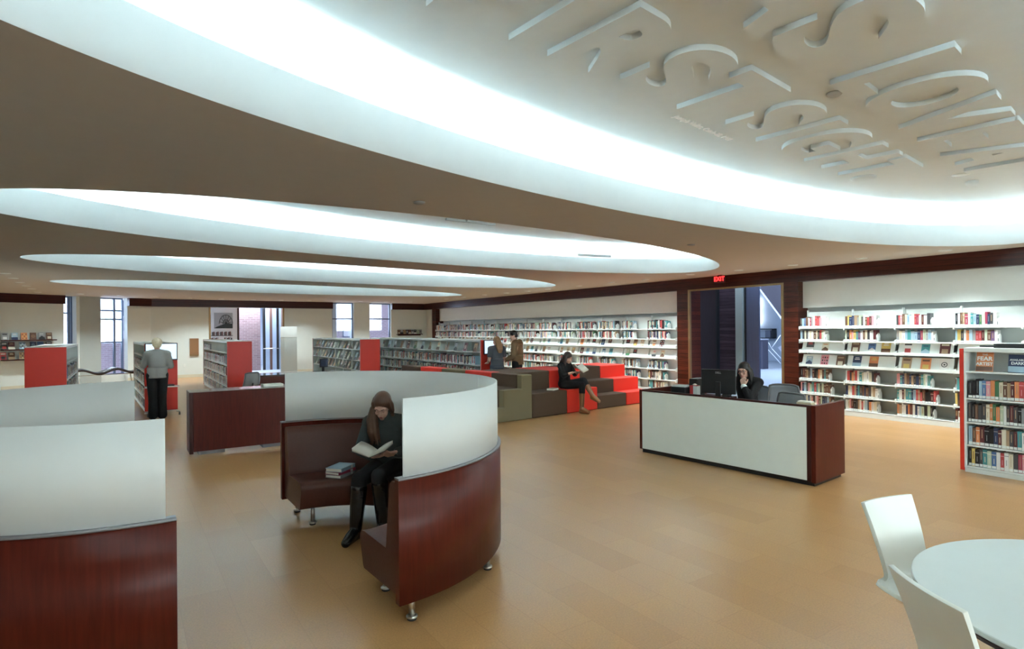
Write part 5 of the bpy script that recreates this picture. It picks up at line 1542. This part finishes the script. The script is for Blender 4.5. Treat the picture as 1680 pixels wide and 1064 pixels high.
person((0.60, 14.02, 0), PI + 0.02, 'woman in grey jumper and black trousers standing at a catalogue screen, from behind', J2, 1.0,
       dict(hem=0.03, trousers=(BLKW, 0.98, 0.026, 0.026), top=(mat('light_grey_knit', (0.27, 0.255, 0.24), 0.95, var=0.12, scale=80), 0.92, 0.026, False), w=1.08, boots=(BLACKM, 0.97), hair=HGREY), voxel=0.009, hair_fn=short_hair)

# --- the couple at the screen
def long_back(B, V, R, s, hp):
    B.ball(hp(0, 0.025, 0.040), (0.084 * s, 0.098 * s, 0.092 * s), R)
    for k in range(5):
        x = -0.05 + 0.025 * k
        B.limb([hp(x, 0.07, 0.02), hp(x * 1.25, 0.105, -0.10), hp(x * 1.1, 0.115, -0.22), hp(x * 0.8, 0.11, -0.30)], [0.034 * s, 0.036 * s, 0.030 * s, 0.012 * s])
J3 = dict(pelvis=(0, 0.0, 0.93), chest=(0, 0.01, 1.22), neck=(0, 0.0, 1.39), head=(0, -0.03, 1.51), hr=(0.2, 0, 0.1),
          shR=(-0.175, 0.0, 1.335), shL=(0.175, 0.0, 1.335), elR=(-0.215, 0.0, 1.07), elL=(0.215, 0.0, 1.07), wrR=(-0.14, -0.20, 1.00), wrL=(0.15, -0.20, 0.99),
          hpR=(-0.09, 0, 0.90), hpL=(0.09, 0, 0.90), knR=(-0.085, -0.02, 0.48), knL=(0.085, -0.02, 0.48), anR=(-0.085, 0.02, 0.08), anL=(0.085, 0.02, 0.08),
          toR=(-0.10, -0.14, 0.032), toL=(0.10, -0.14, 0.032), hands=dict(R=((0.2, -1, 0), (0, 0, -1), 0.5, 1), L=((-0.2, -1, 0), (0, 0, -1), 0.5, -1)))
person((7.53, 11.84, 0), PI - 0.1, 'young woman with long blond hair in grey t-shirt at the screen, from behind', J3, 0.99,
       dict(hem=0.05, trousers=(mat('blue_grey_denim', (0.06, 0.075, 0.10), 0.9), 0.98, 0.01), top=(mat('slate_tshirt', (0.085, 0.092, 0.108), 0.9), 0.30, 0.018, False), boots=(BLACKM, 0.97), hair=HBLOND, topname='t_shirt'), voxel=0.009, hair_fn=long_back)
def boy_hair(B, V, R, s, hp):
    B.ball(hp(0, 0.050, -0.005), (0.072 * s, 0.062 * s, 0.066 * s), R)
    for sx in (-1, 1): B.ball(hp(sx * 0.068, 0.01, 0.03), (0.014 * s, 0.03 * s, 0.03 * s), R)
    B.ball(hp(0, 0.020, 0.050), (0.080 * s, 0.098 * s, 0.086 * s), R)
    for k in range(9):
        B.ball(hp(-0.05 + 0.0125 * k, -0.035 + 0.012 * (k % 4), 0.115 - 0.0006 * (k - 4) ** 2 * 4), 0.024 * s, R, 8)
J4 = dict(pelvis=(0, 0.02, 1.00), chest=(0, 0.02, 1.32), neck=(0, -0.02, 1.51), head=(0, -0.075, 1.64), hr=(0.38, 0, 0.35),
          shR=(-0.20, 0.02, 1.45), shL=(0.20, 0.02, 1.45), elR=(-0.27, 0.02, 1.17), elL=(0.27, 0.02, 1.17), wrR=(-0.20, -0.19, 1.06), wrL=(0.20, -0.19, 1.06),
          hpR=(-0.10, 0.02, 0.97), hpL=(0.10, 0.02, 0.97), knR=(-0.09, 0.0, 0.52), knL=(0.09, 0.0, 0.52), anR=(-0.09, 0.03, 0.09), anL=(0.09, 0.03, 0.09),
          toR=(-0.10, -0.16, 0.035), toL=(0.10, -0.16, 0.035), hands=dict(R=((0.2, -1, -0.3), (0.3, 0, -1), 0.7, 1), L=((-0.2, -1, -0.3), (-0.3, 0, -1), 0.7, -1)))
person((8.02, 11.72, 0), PI + 0.62, 'dark haired young man in brown hooded jacket leaning toward the screen', J4, 1.0,
       dict(hem=0.05, trousers=(BLKW, 0.98, 0.012, 0.02), top=(mat('tan_brown_fleece', (0.20, 0.125, 0.06), 0.95, var=0.1, scale=90), 0.95, 0.030, False), hood=True, boots=(BLACKM, 0.97), hair=HBLACK), voxel=0.009, hair_fn=boy_hair)

# --- the reader on the red step, facing right
def long_dark(B, V, R, s, hp):
    B.ball(hp(0, 0.026, 0.046), (0.085 * s, 0.100 * s, 0.093 * s), R)
    for sx in (-1, 1):
        for k in range(4):
            a = hp(sx * 0.072, 0.02 + 0.02 * k, -0.01)
            B.limb([hp(sx * 0.05, 0.0, 0.09), a, a + Vector((sx * 0.014, 0.02, -0.13)), a + Vector((sx * 0.0, 0.015, -0.25))], [0.024, 0.027, 0.025, 0.010])
    for k in range(3): B.limb([hp(-0.03 + 0.03 * k, 0.09, 0.0), hp(-0.04 + 0.04 * k, 0.11, -0.16)], [0.038, 0.03])
J5 = dict(pelvis=(0, 0.05, 0.60), chest=(0, 0.06, 0.89), neck=(0, 0.02, 1.06), head=(0, -0.04, 1.165), hr=(0.42, 0, 0.25),
          shR=(-0.165, 0.05, 1.0), shL=(0.165, 0.05, 1.0), elR=(-0.22, -0.07, 0.80), elL=(0.22, -0.07, 0.80), wrR=(-0.12, -0.23, 0.86), wrL=(0.12, -0.22, 0.85),
          hpR=(-0.085, 0.0, 0.585), hpL=(0.085, 0.0, 0.585), knR=(-0.05, -0.43, 0.60), knL=(0.06, -0.40, 0.69), anR=(-0.07, -0.43, 0.10), anL=(0.0, -0.66, 0.38),
          toR=(-0.09, -0.60, 0.038), toL=(-0.02, -0.82, 0.28), flatL=False, down=True,
          hands=dict(R=((0.4, -0.9, 0.1), (0.0, 0.1, 1.0), 0.4, 1), L=((-0.4, -0.9, 0.1), (0, 0.2, 1.0), 0.4, -1)))
TANB = mat('tan_boot_leather', (0.26, 0.115, 0.045), 0.45, var=0.2, scale=20, bump=0.2)
# facing world direction (0.62, -0.78)
F5 = Vector((0.28, -0.96))
RZ5 = math.atan2(F5.x, -F5.y)
p5, V5, R5, hp5 = person((8.06, 9.84, 0), RZ5, 'woman in black with tan boots reading cross-legged on the red seating steps', J5, 0.98,
       dict(trousers=(BLKW, 0.62, 0), top=(BLKW, 0.70, 0.020, True), boots=(TANB, 0.60), bootg=0.012, hair=mat('dark_brown_hair', (0.035, 0.014, 0.010), 0.4, var=0.4, scale=30, stretch=(6, 6, 0.5)), topname='black_top'),
       voxel=0.007, hair_fn=long_dark)
PM5 = Matrix.Translation((8.06, 9.84, 0)) @ Matrix.Rotation(RZ5, 4, 'Z')
open_book(None, PM5 @ frame((0.0, -0.35, 0.925), (1, 0, 0), (0.0, 0.80, 0.60)) @ Matrix.Rotation(0, 4, 'X'), BM['brown'], 'open book held by the woman in black on the red steps', 0.14, 0.21)
lb = empty('book', (7.60, 9.75, 0.502), 0.4)
tag(lb, 'closed cream paged book lying on the brown step left of the reader', 'book')
MB().box(-0.12, 0.12, -0.08, 0.08, 0, 0.003).box(-0.12, 0.12, -0.08, 0.08, 0.037, 0.04).build('cover', BM['tan'], lb)
MB().box(-0.117, 0.117, -0.077, 0.077, 0.0035, 0.0365).build('pages', PAPER, lb)

# --- the librarian
def straight_dark(B, V, R, s, hp):
    B.ball(hp(0, 0.026, 0.046), (0.085 * s, 0.100 * s, 0.092 * s), R)
    B.ball(hp(0, 0.065, -0.05), (0.078 * s, 0.058 * s, 0.10 * s), R)
    for sx in (-1, 1):
        for k in range(4):
            a = hp(sx * 0.076, 0.0 + 0.025 * k, 0.0)
            B.limb([hp(sx * 0.045, -0.01, 0.085), a, a + Vector((sx * 0.020, 0.03, -0.15)), a + Vector((sx * 0.02, 0.04, -0.30))], [0.022, 0.025, 0.028, 0.022])
    for k in range(4): B.limb([hp(-0.045 + 0.03 * k, 0.08, -0.02), V['chest'] + Vector((-0.06 + 0.04 * k, 0.13, -0.02))], [0.04, 0.03])
J6 = dict(pelvis=(0, 0.08, 0.60), chest=(0, 0.04, 0.90), neck=(0.0, -0.02, 1.06), head=(0.0, -0.075, 1.16), hr=(0.22, 0, 0.0),
          shR=(-0.175, 0.02, 0.995), shL=(0.175, 0.02, 0.995), elR=(-0.20, -0.23, 0.80), elL=(0.16, -0.26, 0.79), wrR=(-0.05, -0.44, 0.775), wrL=(0.045, -0.205, 0.955),
          hpR=(-0.09, 0.03, 0.57), hpL=(0.09, 0.03, 0.57), knR=(-0.10, -0.38, 0.56), knL=(0.10, -0.38, 0.56), anR=(-0.10, -0.36, 0.10), anL=(0.10, -0.36, 0.10),
          toR=(-0.11, -0.52, 0.035), toL=(0.11, -0.52, 0.035),
          hands=dict(R=((0.2, -1, -0.1), (0, 0, -1), 0.4, 1), L=((-0.15, 0.1, 1.0), (0.0, 0.9, 0.2), 1.25, 1)))
F6 = Vector((-0.93, -0.20)).normalized()
RZ6 = math.atan2(F6.x, -F6.y)
p6, V6, R6, hp6 = person((7.63, 5.16, 0), RZ6, 'librarian in black with glasses resting chin on hand behind the service desk', J6, 0.98,
       dict(trousers=(BLKW, 0.98, 0), top=(BLKW, 0.90, 0.022, True), boots=(BLACKM, 0.97), hair=HBLACK, topname='black_cardigan'), skin=SKIN, voxel=0.006, hair_fn=straight_dark)
mb = MB()
for sx in (-1, 1):
    mb.tube([hp6(sx * 0.031 + 0.024 * math.cos(t), -0.096, 0.010 + 0.017 * math.sin(t)) for t in [2 * PI * k / 16 for k in range(17)]], 0.0022, 6)
    mb.tube([hp6(sx * 0.055, -0.094, 0.014), hp6(sx * 0.080, 0.0, 0.012)], 0.002, 6)
mb.tube([hp6(-0.007, -0.097, 0.014), hp6(0.007, -0.097, 0.014)], 0.002, 6)
mb.build('glasses', mat('dark_red_frame', (0.10, 0.01, 0.015), 0.3), p6)
B = Blob(); B.limb([V6['elL'].lerp(V6['wrL'], 0.55), V6['elL'].lerp(V6['wrL'], 0.93)], [0.050, 0.044]); B.build('white_cuff', SHELFW, p6, 0.006, 2)
task_chair((7.85, 5.24, 0), RZ6, 'dark task chair the librarian sits on', 0.90)
